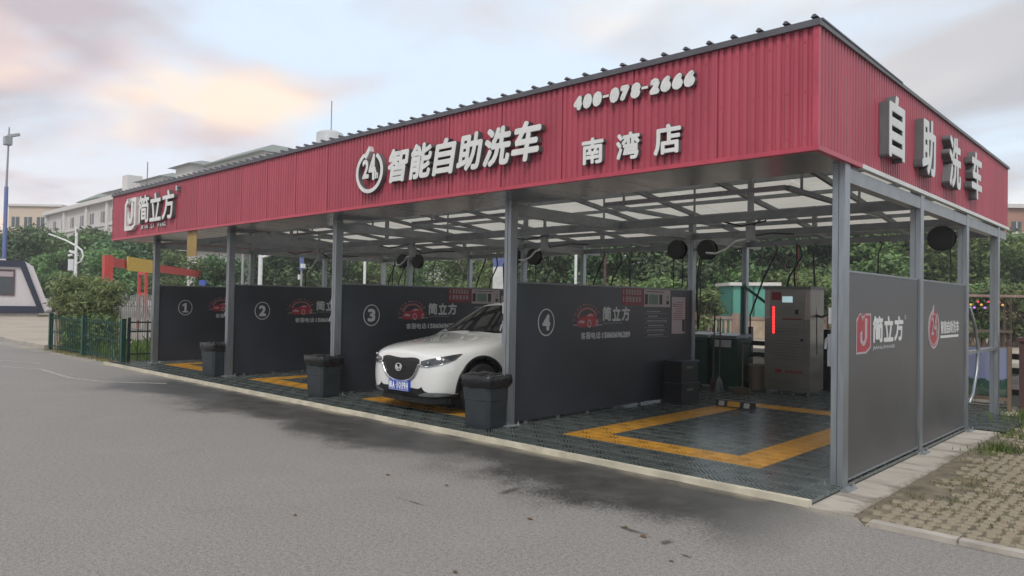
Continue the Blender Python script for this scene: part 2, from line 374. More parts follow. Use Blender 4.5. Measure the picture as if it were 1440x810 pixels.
def link(name, me, parent=None, loc=(0, 0, 0)):
    o = bpy.data.objects.new(name, me); COL.objects.link(o); o.location = loc; ACC[o.name] = Vector(loc)
    if parent is not None: o.parent = parent
    return o
def tag(o, label, cat, group=None):
    o['label'] = label; o['category'] = cat
    if group: o['group'] = group
    return o
def struct(o, label=None):
    o['kind'] = 'structure'
    if label: o['label'] = label
    return o
def stuff(o, label=None):
    o['kind'] = 'stuff'
    if label: o['label'] = label
    return o
def thing(name, label, cat, loc=(0, 0, 0), group=None):
    o = link(name, None, None, loc); return tag(o, label, cat, group)
def copy_tree(o, loc=None, label=None, rz=None, scale=None):
    def cp(src, par):
        c = src.copy(); COL.objects.link(c); c.parent = par; ACC[c.name] = ACC[src.name].copy()
        for ch in src.children: cp(ch, c)
        return c
    c = cp(o, None)
    if loc is not None: c.location = loc; ACC[c.name] = Vector(loc)
    if label: c['label'] = label
    if rz is not None: c.rotation_euler.z = rz
    if scale: c.scale = scale
    return c

# text: returns list of (verts2d, faces) fitted in a box; thick = bolding in box units
def glyph(body, u0, v0, u1, v1, bold=0.0, shear=0.0, cuts=3):
    d = bpy.data.curves.new('tmp', 'FONT'); d.body = body; d.shear = shear; d.resolution_u = cuts; d.fill_mode = 'FRONT' if hasattr(d, 'fill_mode') else d.fill_mode
    d.dimensions = '2D'; d.fill_mode = 'BOTH'
    o = bpy.data.objects.new('tmp', d); COL.objects.link(o)
    dg = bpy.context.evaluated_depsgraph_get(); me = bpy.data.meshes.new_from_object(o.evaluated_get(dg))
    bm = bmesh.new(); bm.from_mesh(me); bmesh.ops.remove_doubles(bm, verts=bm.verts, dist=1e-5)
    vs = np.array([v.co[:2] for v in bm.verts]); fs = [tuple(v.index for v in f.verts) for f in bm.faces]
    bd = [tuple(v.index for v in e.verts) for e in bm.edges if len(e.link_faces) == 1]
    bm.free(); bpy.data.meshes.remove(me); bpy.data.objects.remove(o); bpy.data.curves.remove(d)
    mn, mx = vs.min(0), vs.max(0); vs = (vs-mn)/np.maximum(mx-mn, 1e-6)
    b = bold
    vs = np.array([u0+b, v0+b])+vs*np.array([u1-u0-2*b, v1-v0-2*b])
    return vs, fs, bd
def add_glyph(mb, body, box, o, u, v, n, t, bold=0.0, shear=0.0, mi=0, mside=None, cuts=3):
    vs, fs, bd = glyph(body, *box, bold=bold, shear=shear, cuts=cuts)
    o, u, v, n = map(Vector, (o, u, v, n)); ms = mi if mside is None else mside
    offs = [(0, 0)] if bold == 0 else [(-bold, 0), (bold, 0), (0, -bold), (0, bold), (-bold*.7, bold*.7), (bold*.7, -bold*.7), (bold*.7, bold*.7), (-bold*.7, -bold*.7)]
    for q, (dx, dy) in enumerate(offs):
        tt = t + q*.0003; k = len(vs)
        P = [o+u*(a+dx)+v*(b+dy) for a, b in vs]
        mb.add([p+n*tt for p in P], fs, mi)
        if t > .01: mb.add(P+[p+n*tt for p in P], [(a, b, b+k, a+k) for a, b in bd], ms)
    return mb
def ring(cu, cv, ru, rv, w, n=40, a0=0, a1=360):
    out = []; full = a1-a0 >= 360; m = n if full else n+1
    for k in range(m):
        t = R(a0+(a1-a0)*k/n); out.append(((cu+ru*math.cos(t), cv+rv*math.sin(t)), (cu+(ru-w)*math.cos(t), cv+(rv-w*rv/ru)*math.sin(t))))
    return out, full
def add_ring(mb, cu, cv, ru, rv, w, o, u, v, n, t, mi=0, a0=0, a1=360, seg=40, mside=None):
    pts, full = ring(cu, cv, ru, rv, w, seg, a0, a1); o, u, v, n = map(Vector, (o, u, v, n)); ms = mi if mside is None else mside
    for i in range(len(pts) if full else len(pts)-1):
        q = [pts[i][0], pts[(i+1) % len(pts)][0], pts[(i+1) % len(pts)][1], pts[i][1]]
        b = [o+u*a+v*c for a, c in q]; f = [p+n*t for p in b]
        mb.add(b+f, [(4, 5, 6, 7)], mi); mb.add(b+f, [(0, 1, 5, 4), (2, 3, 7, 6)], ms)
    return mb

# ================================================================== SETTING
POLY = lambda pts, z: MB().add([(x, y, z) for x, y in pts], [tuple(range(len(pts)))])
struct(POLY([(-420, -420), (420, -420), (420, 420), (-420, 420)], -.05).build('ground', 'ground'))
POLYR = [(-95, -70), (60, -70), (60, -.92), (.47, -.92), (.36, -.735), (-15.9, -.735), (-15.9, -.34), (-22.2, -.30), (-95, .9)]
struct(POLY(POLYR, 0).build('road', 'asphalt'))
struct(MB().box(-15.95, .33, -.73, 7.4, -.04, .006).build('concrete_slab', 'slab_concrete'))
struct(POLY([(-95, .95), (-22.2, -.25), (-22.2, 30), (-95, 60)], -.006).build('plaza_paving', 'plaza'))
struct(POLY([(-22.2, 7.4), (40, 7.4), (60, 60), (-60, 60), (-60, 12), (-22.2, 10)], -.012).build('rear_paving', 'plaza'))
struct(POLY([(.30, -.93), (9, -.93), (9, 14), (.30, 14)], -.004).build('soil_strip', 'soil'))
struct(POLY([(-22.2, -.30), (-15.95, -.33), (-15.95, 7.4), (-22.2, 7.4)], -.003).build('lawn_soil', 'soil'))
# left kerb line of the plaza
k = MB()
for i in range(16):
    a = Vector((-22.2-i*1.5, -.27+.0165*i*1.5, 0)); b = Vector((-22.2-(i+1)*1.5+.02, -.27+.0165*(i+1)*1.5, 0))
    k.beam(a+Vector((0, 0, .04)), b+Vector((0, 0, .04)), .12, .10)
struct(k.build('plaza_kerb', 'curb_stone'))

# faded paint marks
def marking_material():
    m = bpy.data.materials.new('worn_paint'); m.use_nodes = True; MATS['worn_paint'] = m
    nt = m.node_tree; N = nt.nodes.new; L = nt.links.new; b = nt.nodes['Principled BSDF']; b.inputs['Roughness'].default_value = .8
    tc = N('ShaderNodeTexCoord'); n = N('ShaderNodeTexNoise'); n.inputs['Scale'].default_value = 14; n.inputs['Detail'].default_value = 6; n.inputs['Roughness'].default_value = .7; L(tc.outputs['Object'], n.inputs['Vector'])
    r = N('ShaderNodeValToRGB'); L(n.outputs[0], r.inputs[0]); e = r.color_ramp.elements; e[0].position = .40; e[0].color = (.20, .185, .17, 1); e[1].position = .62; e[1].color = (.44, .42, .40, 1)
    L(r.outputs[0], b.inputs['Base Color'])
marking_material()
def strip(name, pts, w, z=.004):
    mb = MB(); pts = [Vector((p[0], p[1], z)) for p in pts]; vs = []
    for i, p in enumerate(pts):
        d = (pts[min(i+1, len(pts)-1)]-pts[max(i-1, 0)]).normalized(); s = Vector((-d.y, d.x, 0))*w/2; vs += [p-s, p+s]
    mb.add(vs, [(2*i, 2*i+1, 2*i+3, 2*i+2) for i in range(len(pts)-1)]); return struct(mb.build(name, 'worn_paint'))
gp = lambda x, y: at(x, y, 2, 0)
strip('road_marking', [gp(-40, 503), gp(0, 507), gp(40, 509.5), gp(58, 511)], .11)
strip('road_marking', [gp(-40, 513), gp(0, 515), gp(30, 517.5), gp(58, 519.5), gp(75, 525), gp(100, 532), gp(140, 536.5), gp(190, 538.5), gp(235, 539.5)], .10)

# cream edge strip
struct(MB().box(-15.93, .0, -.735, -.672, 0, .052).build('edge_kerb', 'kerb_cream'))

# floor tiles: 0.4 m plastic grating tiles, four ribbed quarters each
def tile_mesh(name, m):
    mb = MB(); mb.box(-.198, .198, -.198, .198, .010, .016, 1)
    for qx in (0, 1):
        for qy in (0, 1):
            x0, y0 = -.194+qx*.196, -.194+qy*.196; L_ = .192
            for w0, w1, a in ((x0, x0+L_, 0), (x0, x0+L_, 1)):     # quarter frame
                yy = y0 if a == 0 else y0+L_-.006; mb.box(w0, w1, yy, yy+.006, .016, .042, 2)
            for a in (0, 1):
                xx = x0 if a == 0 else x0+L_-.006; mb.box(xx, xx+.006, y0+.006, y0+L_-.006, .016, .0415, 2)
            flip = (qx+qy) % 2
            for i in range(-3, 4):                    # diagonal ribs
                c = i*.050; a0 = max(-.088, -.088-c); a1 = min(.088, .088-c)
                if a1-a0 < .02: continue
                pts = []
                for s_, off in ((a0, -.0088), (a1, -.0088), (a1, .0088), (a0, .0088)):
                    px, py = s_-off*.7, s_+c+off*.7
                    if flip: px = -px
                    pts.append((x0+L_/2+px, y0+L_/2+py))
                mb.add([(p[0], p[1], .0405) for p in pts]+[(p[0], p[1], .016) for p in pts], [(0, 1, 2, 3), (0, 4, 5, 1), (2, 6, 7, 3)], 0)
    return mb.mesh(name, [m, 'tile_base', 'tile_seam' if m == 'tile_grey' else 'tile_seam_yellow'])
TG, TY = tile_mesh('tile_grey', 'tile_grey'), tile_mesh('tile_yellow', 'tile_yellow')
floor = MB().box(-15.93, -.01, -.668, 7.33, .0065, .0095).build('tile_floor', 'tile_base'); struct(floor)
BAYS = [(-3.947, 0.0), (-7.754, -3.947), (-11.411, -7.754), (-15.06, -11.411)]
def is_yellow(i, j):       # i counts from the right edge, j from the front
    x = -(i+.5)*.4
    for a, b in BAYS:
        if a < x < b:
            i0 = int(round(-b/.4))+2; i1 = i0+5 if a < -3.9 or True else i0+5
            if i0 <= i <= i1 and 2 <= j <= 12: return i in (i0, i1) or j in (2, 12)
    return False
rest = {0: MB(), 1: MB()}
cells = [(i, j) for i in range(40) for j in range(20)]
cells.sort(key=lambda c: (Vector((-(c[0]+.5)*.4, -.668+(c[1]+.5)*.4, 0))-CAM).length)
proto = {0: TG, 1: TY}; raw = {}
for k_, me in proto.items():
    raw[k_] = ([tuple(v.co) for v in me.vertices], [tuple(p.vertices) for p in me.polygons], [p.material_index for p in me.polygons])
for q, (i, j) in enumerate(cells):
    y_ = int(is_yellow(i, j)); px, py = -(i+.5)*.4, -.668+(j+.5)*.4
    if q < 300:
        t = link('floor_tile', proto[y_], floor, (px, py, 0))
    else:
        v, f, mi = raw[y_]; mb = rest[y_]; kk = len(mb.v); mb.v += [(a+px, b+py, c) for a, b, c in v]; mb.f += [tuple(n+kk for n in g) for g in f]; mb.mi += mi
stuff(rest[0].build('floor_tiles', ['tile_grey', 'tile_base', 'tile_seam'], floor)); stuff(rest[1].build('yellow_floor_tiles', ['tile_yellow', 'tile_base', 'tile_seam_yellow'], floor))
# extra mat of tiles behind the outer wall
mat2 = struct(MB().box(-.01, .42, 4.62, 6.2, .007, .0095).build('tile_mat', 'tile_base'))
for j in range(4): link('floor_tile', TG, mat2, (.2, 4.84+j*.4, 0))

# grass pavers on the right: raised blocks with two earth-filled holes
pav = struct(MB().box(.41, 9, -.81, 14, -.0035, -.001).build('paver_ground', 'soil'))
def paver_mesh(seed):
    rnd = random.Random(seed); mb = MB(); a, b, h = .118, .050, .020
    for s in (-1, 1):           # each half: an octagonal lump, pitched edges
        c = s*.046
        o = [(c-.036, -b*.55), (c-.02, -b), (c+.02, -b), (c+.036, -b*.55), (c+.036, b*.55), (c+.02, b), (c-.02, b), (c-.036, b*.55)]
        hh = h*(.8+.3*rnd.random())
        top = [((x-c)*.82+c+rnd.uniform(-.003, .003), y*.82+rnd.uniform(-.003, .003), hh+rnd.uniform(-.003, .003)) for x, y in o]
        mb.add([(x, y, 0) for x, y in o]+top, [(8, 9, 10, 11, 12, 13, 14, 15)]+[(k, (k+1) % 8, 8+(k+1) % 8, 8+k) for k in range(8)])
    mb.box(-.02, .02, -.03, .03, 0, h*.55)
    return mb.mesh('paver', 'paver')
PM = [paver_mesh(s) for s in range(5)]; pr = MB(); cand = []
for i in range(31):
    for j in range(90):
        x = .48+i*.185+(j % 2)*.092; y = -.75+j*.122
        if x > 6.2: continue
        if x < .66+.18*math.sin(y*2.3) and y > .2 and random.random() < .6: continue
        if random.random() < .05: continue
        cand.append((x, y))
cand.sort(key=lambda c: (Vector((c[0], c[1], 0))-CAM).length if abs((Vector((c[0], c[1], 0))-CAM).normalized().dot(cF)) > .75 else 99)
for q, (x, y) in enumerate(cand):
    me = random.choice(PM); rz = random.uniform(-.07, .07)
    if q < 300:
        o = link('paver', me, pav, (x+random.uniform(-.008, .008), y+random.uniform(-.008, .008), -.004-random.random()*.008)); o.rotation_euler = (random.uniform(-.05, .05), random.uniform(-.05, .05), rz)
    else:
        kk = len(pr.v); pr.v += [(v.co.x+x, v.co.y+y, v.co.z-.006) for v in me.vertices]; pr.f += [tuple(n+kk for n in p.vertices) for p in me.polygons]; pr.mi += [0]*len(me.polygons)
stuff(pr.build('pavers', 'paver', pav))
# curb stones between asphalt and pavers
curb = struct(MB().box(.47, 9, -.905, -.815, -.02, .006).build('curb_bed', 'concrete'))
for i in range(9):
    x0 = .50+i*.56; c = MB().box(x0, x0+.545, -.915+random.uniform(-.006, .006), -.825, 0, .040+random.uniform(-.006, .006))
    o = c.build('curb_stone', 'curb_stone', curb)

# grass and weeds (uncountable)
def blades(name, m, spots, label=None):
    mb = MB()
    for (x, y, h, n, sp) in spots:
        for _ in range(n):
            px, py = x+random.gauss(0, sp), y+random.gauss(0, sp); a = random.random()*6.28; l = h*random.uniform(.5, 1.2); lean = random.uniform(.1, .7)*l
            w = .006+.004*random.random(); dx, dy = math.cos(a), math.sin(a)
            mb.add([(px-dy*w, py+dx*w, -.004), (px+dy*w, py-dx*w, -.004), (px+dx*lean*.45, py+dy*lean*.45, l*.65), (px+dx*lean, py+dy*lean, l)], [(0, 1, 2), (1, 3, 2)])
    return stuff(mb.build(name, m), label)
sp = [(.62, 3.2, .10, 160, .10), (.55, 2.9, .07, 60, .12), (1.0, 4.6, .10, 160, .25), (.6, 4.4, .10, 90, .15), (.8, 5.5, .16, 300, .35), (1.6, 6.2, .14, 300, .5), (.45, 6.4, .14, 200, .25), (.9, 7.1, .2, 300, .3)]
sp += [(random.uniform(.6, 4.5), random.uniform(-.6, 7), .020, 14, .07) for _ in range(260)]
blades('weeds', 'grass', sp, 'low green weeds growing between the tan pavers')
sp = [(random.uniform(.45, 1.2), random.uniform(-.2, 5.5), .026, 26, .07) for _ in range(60)]
blades('dry_weeds', 'grass_dry', sp, 'dry weeds on the soil beside the pavers')
sp = [(random.uniform(-22, -15.9), random.uniform(-.1, 7), random.uniform(.12, .35), 26, .16) for _ in range(420)]
blades('grass', 'grass', sp, 'tall green grass behind the green fence')
sp = [(random.uniform(-21.8, -15.9), -.42+random.uniform(-.06, .1), .05, 20, .06) for _ in range(60)]
blades('grass_edge', 'grass_dry', sp, 'dry grass and fallen leaves along the foot of the green fence')

# ================================================================== SHELTER
X0, X12, X23, X34 = -15.06, -11.411, -7.754, -3.947
POSTX = [X0, X12, X23, X34, 0.0]; YR = [2.35, 4.45, 6.40]
ZB, ZT, YF, YB, XL, XR = 2.811, 3.837, -.641, 7.0, -15.86, .004
zr = lambda y: 3.74-(y+.62)*.108            # underside of the roof sheets, falling to the back
sh = thing('car_wash_shelter', 'long open steel car wash shelter with red corrugated fascia', 'shelter', (-7.9, 3.2, 0))
def post(x1, y0, ztop, zb=0.0, big=True):
    """x1 = right face, y0 = front face"""
    w, d = (.106, .12) if big else (.09, .10)
    mb = MB()
    mb.box(x1-w, x1-w/2-.004, y0, y0+d, zb+.012, ztop); mb.box(x1-w/2+.004, x1, y0, y0+d, zb+.012, ztop)
    mb.box(x1-w/2-.004, x1-w/2+.004, y0+.01, y0+d-.01, zb+.012, ztop)
    p = mb.build('post', 'galv', sh)
    b = MB().box(x1-w-.06, x1+.065, y0-.05, y0+d+.05, zb, zb+.012)
    for ax in (x1-w-.035, x1+.038):
        for ay in (y0-.028, y0+d+.028): b.lathe([(.014, 0), (.014, .022), (.006, .022), (.006, .045)], (ax, ay, zb+.012), 6)
    b.build('base_plate', 'steel_grey', p)
    return p
for x in POSTX:
    zb = 0.006 if x == 0 else .044
    post(x, 0.0, zr(0)-.12, zb)
    for y in YR:
        if x in (X12, X23, X34) and y == 2.35: continue
        post(x if x < 0 else 0, y-.06, zr(y)-.12, zb if y > 6 or x == 0 else .044, big=(x == 0))
# main beams along Y on each post line, tie beams along X on each row
for x in POSTX:
    xc = x-.053
    MB().box(xc-.05, xc+.05, .125, YB-.06, 2.65, 2.775).build('beam', 'steel_grey', sh)
rows = [.06, 2.35, 4.45, 6.40]
for n, y in enumerate(rows):
    if n == 0: continue
    for a, b in zip(POSTX[:-1], POSTX[1:]):
        MB().box(a-.002, b-.105, y-.035, y+.035, 2.655 if n else 2.70, 2.755 if n else 2.79).build('tie_beam', 'steel_dark', sh)
        if n in (1, 2):
            xm = (a+b)/2
            MB().box(xm-.03, xm+.03, y-.03, y+.03, 2.756, zr(y)-.13).build('strut', 'steel_grey', sh)
# rafters (sloping, along Y), purlins (along X)
raf = []
for a, b in zip(POSTX[:-1], POSTX[1:]): raf += [a-.053, (2*a+b)/3-.03, (a+2*b)/3-.03]
raf.append(-.053)
for x in raf: MB().beam((x, YF+.03, zr(YF)-.10), (x, YB-.03, zr(YB)-.10), .05, .07).build('rafter', 'steel_dark', sh)
for q in range(9):
    y = -.45+q*.90; MB().beam((XL+.03, y, zr(y)-.035), (XR-.03, y, zr(y)-.035), .05, .055).build('purlin', 'steel_grey', sh)
# roof sheets
nS = 17; wS = (XR-.04-(XL+.04))/nS
def roof_sheet():
    mb = MB(); prof = []
    for r_ in range(4):
        x = r_*wS/4; prof += [(x, .0)]
    prof.append((wS, .0)); n = len(prof)
    ys = [YF+.03, 1.5, 4.0, YB-.03]
    vs = [(px, y, zr(y)+pz) for y in ys for px, pz in prof]
    mb.add(vs, [(i*n+k, i*n+k+1, (i+1)*n+k+1, (i+1)*n+k) for i in range(len(ys)-1) for k in range(n-1)])
    return mb.mesh('roof_sheet', 'roof_cream')
RS = roof_sheet()
for i in range(nS): link('roof_sheet', RS, sh, Vector((XL+.04+i*wS, 0, (i % 2)*.004))-Vector(sh.location))
# fascia
def corr(L_, n, h0, h1, depth=.016):
    """corrugated sheet of n ribs over length L_, in (u, w, z): returns profile in u with outward depth w"""
    p = L_/n; pr_ = []
    for k in range(n): pr_ += [(k*p, 0), (k*p+.28*p, 0), (k*p+.42*p, depth), (k*p+.86*p, depth)]
    pr_.append((L_, 0)); return pr_
FL = XR-XL; nF = 18; wF = FL/nF
pf = corr(wF, 12, 0, 0); mb = MB(); n = len(pf)
mb.add([(u, -w, z) for z in (ZB+.02, ZT) for u, w in pf], [(k, k+1, n+k+1, n+k) for k in range(n-1)]); 
for zz in (ZB+.12, 3.30, ZT-.14):
    for q in range(0, 12, 2): u0 = (q+.64)*wF/12; mb.box(u0-.006, u0+.006, -.0205, -.0162, zz-.006, zz+.006, 1)
mb.box(-.006, .012, -.0195, -.001, ZB+.035, ZT-.036, 0)
FS = mb.mesh('fascia_sheet', ['red_sheet', 'red_trim'])
for i in range(nF): link('fascia_sheet', FS, sh, Vector((XL+i*wF, YF+.012, 0))-Vector(sh.location))
SLn = YB-YF; nR = 9; wR = SLn/nR; pf = corr(wR, 12, 0, 0); n = len(pf)
for i in range(nR):
    z1 = [ZT-.06*((u+i*wR)/SLn) for u, w in pf]
    mb = MB(); y0 = YF+i*wR
    mb.add([(XR-.012+w, y0+u, ZB+.02) for u, w in pf]+[(XR-.012+w, y0+u, z1[k]) for k, (u, w) in enumerate(pf)], [(k, k+1, n+k+1, n+k) for k in range(n-1)])
    mb.build('fascia_sheet', 'red_sheet', sh)
    mb = MB(); mb.add([(XL+.012-w, y0+u, ZB+.02) for u, w in pf]+[(XL+.012-w, y0+u, z1[k]) for k, (u, w) in enumerate(pf)], [(k, k+1, n+k+1, n+k) for k in range(n-1)])
    mb.build('fascia_sheet', 'red_sheet', sh)
pf = corr(wF, 12, 0, 0); mb = MB(); n = len(pf)
mb.add([(u, w, z) for z in (ZB+.085, ZT-.06) for u, w in pf], [(k, k+1, n+k+1, n+k) for k in range(n-1)]); FB = mb.mesh('fascia_sheet', 'red_sheet')
for i in range(nF): link('fascia_sheet', FB, sh, Vector((XL+i*wF, YB-.012, 0))-Vector(sh.location))
MB().box(XL+.03, XL+.036, YF+.04, YB-.06, ZB+.035, ZT-.12).build('liner', 'steel_grey', sh)
MB().box(XL+.04, XR-.04, YB-.050, YB-.045, ZB+.03, ZT-.2).build('liner', 'steel_grey', sh)
MB().box(XR-.036, XR-.031, YF+.04, YB-.06, ZB+.037, ZT-.12).build('liner', 'steel_grey', sh)
# trims
MB().box(XL-.02, XR+.024, YF-.024, YF+.03, ZB-.004, ZB+.034).build('bottom_trim', 'red_trim', sh)
MB().box(XR-.03, XR+.022, YF+.031, .36, ZB-.003, ZB+.036).build('bottom_trim', 'red_trim', sh)
MB().box(XR-.03, XR+.022, .361, YB+.02, ZB-.003, ZB+.036).build('bottom_trim', 'letter_face', sh)['label'] = 'bare metal bottom trim'
MB().box(XL-.02, XL+.03, YF+.031, YB+.02, ZB-.003, ZB+.034).build('bottom_trim', 'red_trim', sh)
MB().box(XL+.031, XR-.031, YB-.03, YB+.02, ZB+.06, ZB+.084).build('bottom_trim', 'red_trim', sh)
MB().box(XL-.02, XR+.026, YF-.036, YF+.02, ZT-.035, ZT+.018).build('roof_edge_trim', 'roof_dark', sh)
mb = MB(); mb.add([(XR-.02, YF+.021, ZT-.025), (XR+.024, YF+.021, ZT-.025), (XR+.024, YB+.02, ZT-.085), (XR-.02, YB+.02, ZT-.085), (XR-.02, YF+.021, ZT+.012), (XR+.024, YF+.021, ZT+.012), (XR+.024, YB+.02, ZT-.05), (XR-.02, YB+.02, ZT-.05)],
             [(0, 3, 2, 1), (4, 5, 6, 7), (0, 1, 5, 4), (1, 2, 6, 5), (2, 3, 7, 6), (3, 0, 4, 7)]); mb.build('side_edge_trim', 'letter_side', sh)
MB().box(XR-.03, XR+.012, YF-.016, YF+.03, ZB+.036, ZT-.036).build('corner_trim', 'red_trim', sh)
mb = MB(); mb.add([(XR-.5, YF+.02, ZT+.018), (XR+.03, YF+.02, ZT+.018), (XR+.03, 1.5, ZT-.01), (XR-.5, 1.5, ZT-.14), (XR-.5, YF+.02, ZT+.034), (XR+.03, YF+.02, ZT+.034), (XR+.03, 1.5, ZT+.002), (XR-.5, 1.5, ZT-.12)], [(0, 3, 2, 1), (4, 5, 6, 7), (0, 1, 5, 4), (1, 2, 6, 5), (2, 3, 7, 6), (3, 0, 4, 7)]); mb.build('roof_flashing', 'roof_dark', sh)
# rib ends over the front edge
rc = MB(); rc.plate((0, YF-.045, 0), (1, 0, 0), (0, 0, 1), (0, 1, 0), [(-.028, 0), (.028, 0), (.010, .022), (-.010, .022)], .30)
RC = rc.mesh('roof_rib', 'roof_dark')
for i in range(69):
    o = link('roof_rib', RC, sh, Vector((-.012-i*.2305, 0, ZT+.0185))-Vector(sh.location)); o.rotation_euler.x = -.02
# soffit under the front overhang
for a, b in zip([XL+.04, X12-.5, X23-.2, X34-.2, X34+1.9], [X12-.51, X23-.21, X34-.21, X34+1.89, XR-.035]):
    MB().box(a, b, YF+.032, .33, ZB-.001, ZB+.010).build('soffit_panel', 'soffit', sh)
# small hardware boxes on the front posts (gun holders)
for x in POSTX[1:]:
    t = thing('gun_holder', {0.0: 'steel spray gun holder on the corner post beside the outer wall', X34: 'steel spray gun holder on the post between bays three and four', X23: 'steel spray gun holder on the post between bays two and three', X12: 'steel spray gun holder on the post between bays one and two'}[x], 'gun holder', (x-.107, .06, 1.0), 'spray gun holders on the front posts')
    MB().box(x-.145, x-.107, .02, .10, 1.05, 1.33).build('bracket', 'galv', t)
    MB().box(x-.135, x-.108, .01, .09, 1.42, 1.56).build('switch_box', 'grey_label', t)
    MB().tube([(x-.15, .06, 1.30), (x-.16, .03, 1.28), (x-.155, .0, 1.2)], .012, 6).build('hook', 'steel_dark', t)

# ================================================================== PARTITION WALLS
def wall(n, x, label):
    xf = x-.028; t = thing('partition_wall', label, 'wall', (x-.053, 2.25, .044), None)
    MB().box(x-.078, xf, .125, 4.385, .085, 1.80).build('panel', 'panel_dark', t)
    MB().box(x-.082, xf+.004, .125, 4.385, 1.801, 1.822).build('top_rail', 'steel_dark', t)
    for k in range(7):
        y = .35+k*.64; MB().box(x-.065, x-.04, y, y+.05, .042, .0845).build('foot', 'steel_dark', t)
    O, U, V, Nn = (xf, 0, 0), (0, 1, 0), (0, 0, 1), (1, 0, 0); e = .002
    mb = add_ring(MB(), .722, 1.308, .163, .178, .014, O, U, V, Nn, e); 
    if n == 1: mb.plate(O, U, V, Nn, [(.700, 1.225), (.748, 1.225), (.748, 1.415), (.715, 1.415), (.655, 1.372), (.655, 1.335), (.700, 1.362)], e); mb.plate(O, U, V, Nn, [(.655, 1.198), (.793, 1.198), (.793, 1.2245), (.655, 1.2245)], e)
    else: add_glyph(mb, str(n), (.645, 1.20, .80, 1.415), O, U, V, Nn, e, bold=.014)
    mb = mb; mb.build('number_emblem', 'print_white', t)
    # car emblem: red car under an arch of bubbles and gear teeth
    L0 = 1.27
    car = MB(); car.plate(O, U, V, Nn, [(L0+.10, 1.255), (L0+.16, 1.235), (L0+.46, 1.235), (L0+.56, 1.275), (L0+.565, 1.335), (L0+.53, 1.385), (L0+.47, 1.42), (L0+.36, 1.43), (L0+.27, 1.39), (L0+.12, 1.355), (L0+.085, 1.31)], e)
    e1 = car.build('car_emblem', 'print_red', t)
    gl = MB(); gl.plate(O, U, V, Nn, [(L0+.30, 1.385), (L0+.45, 1.39), (L0+.43, 1.412), (L0+.37, 1.418)], e+.0015); gl.plate(O, U, V, Nn, [(L0+.11, 1.30), (L0+.24, 1.285), (L0+.27, 1.315), (L0+.18, 1.335)], e+.0015)
    add_ring(gl, L0+.365, 1.285, .045, .058, .016, O, U, V, Nn, e+.0015, seg=20); add_ring(gl, L0+.545, 1.30, .025, .045, .010, O, U, V, Nn, e+.0015, seg=16)
    gl.plate(O, U, V, Nn, [(L0, 1.262), (L0+.1, 1.258), (L0+.1, 1.268), (L0+.02, 1.272)], e+.0015); gl.plate(O, U, V, Nn, [(L0+.5, 1.246), (L0+.68, 1.262), (L0+.66, 1.272), (L0+.5, 1.256)], e+.0015)
    gl.build('emblem_lines', 'print_pale', e1)
    ar = MB(); add_ring(ar, L0+.32, 1.36, .23, .15, .045, O, U, V, Nn, e, a0=8, a1=178, seg=24); ar.build('arch', 'emblem_pink', e1)
    gr = MB()
    for q in range(9):
        a = R(25+q*17); cu, cv = L0+.32+.27*math.cos(a), 1.365+.185*math.sin(a)
        gr.plate(O, U, V, Nn, [(cu+.022*math.cos(b), cv+.016*math.sin(b)) for b in [a+R(s) for s in (45, 135, 225, 315)]], e)
    for q, (bu, bv, br) in enumerate([(.02, 1.34, .03), (.05, 1.40, .022), (.60, 1.33, .03), (.58, 1.44, .018), (.16, 1.50, .022), (.26, 1.545, .016)]): add_ring(gr, L0+bu, bv, br, br*.8, .007, O, U, V, Nn, e, seg=14)
    gr.build('bubbles', 'emblem_pink', e1)
    mb = MB()
    for q, ch in enumerate('简立方'): add_glyph(mb, ch, (1.935+q*.235, 1.315, 2.145+q*.235, 1.525), O, U, V, Nn, e, bold=.008)
    mb.build('brand_lettering', 'print_white', t)
    mb = MB(); add_glyph(mb, 'JIANLIFANG', (1.96, 1.268, 2.42, 1.298), O, U, V, Nn, e); mb.build('small_lettering', 'print_grey', t)
    mb = MB()
    for q, ch in enumerate('客服电话'): add_glyph(mb, ch, (1.45+q*.113, 1.068, 1.555+q*.113, 1.165), O, U, V, Nn, e, bold=.003)
    add_glyph(mb, ':', (1.905, 1.085, 1.918, 1.14), O, U, V, Nn, e, bold=.004)
    add_glyph(mb, '15860696289', (1.935, 1.072, 2.63, 1.16), O, U, V, Nn, e, bold=.006); mb.build('phone_lettering', 'print_white', t)
    rp = MB().plate(O, U, V, Nn, [(2.41, 1.545), (2.97, 1.545), (2.97, 1.81), (2.41, 1.81)], .003).build('red_notice', 'print_darkred', t)
    mb = MB(); rnd = random.Random(4)
    for v0, nch in ((1.705, 6), (1.60, 5)):             # illegible characters: stroke clusters
        mb.plate((xf+.003, 0, 0), U, V, Nn, [(2.435, v0), (2.455, v0), (2.455, v0+.07), (2.435, v0+.07)], .002)
        for c in range(nch):
            u0 = 2.50+c*(.42/nch); w = .37/nch
            for s in range(4):
                vv = v0+s*.021; mb.plate((xf+.003, 0, 0), U, V, Nn, [(u0+rnd.random()*.012, vv), (u0+w-rnd.random()*.012, vv), (u0+w-rnd.random()*.012, vv+.011), (u0+rnd.random()*.012, vv+.011)], .002)
            mb.plate((xf+.0031, 0, 0), U, V, Nn, [(u0+w*.42, v0), (u0+w*.58, v0), (u0+w*.58, v0+.074), (u0+w*.42, v0+.074)], .002)
    mb.build('notice_marks', 'print_grey', rp)
    wb = MB().plate(O, U, V, Nn, [(2.99, 1.525), (3.74, 1.525), (3.74, 1.795), (2.99, 1.795)], .003).build('instruction_chart', 'print_pale', t)
    mb = MB()
    for a, b in ((3.01, 3.09), (3.42, 3.50)): mb.plate((xf+.003, 0, 0), U, V, Nn, [(a, 1.565), (b, 1.565), (b, 1.72), (a, 1.72)], .0015)
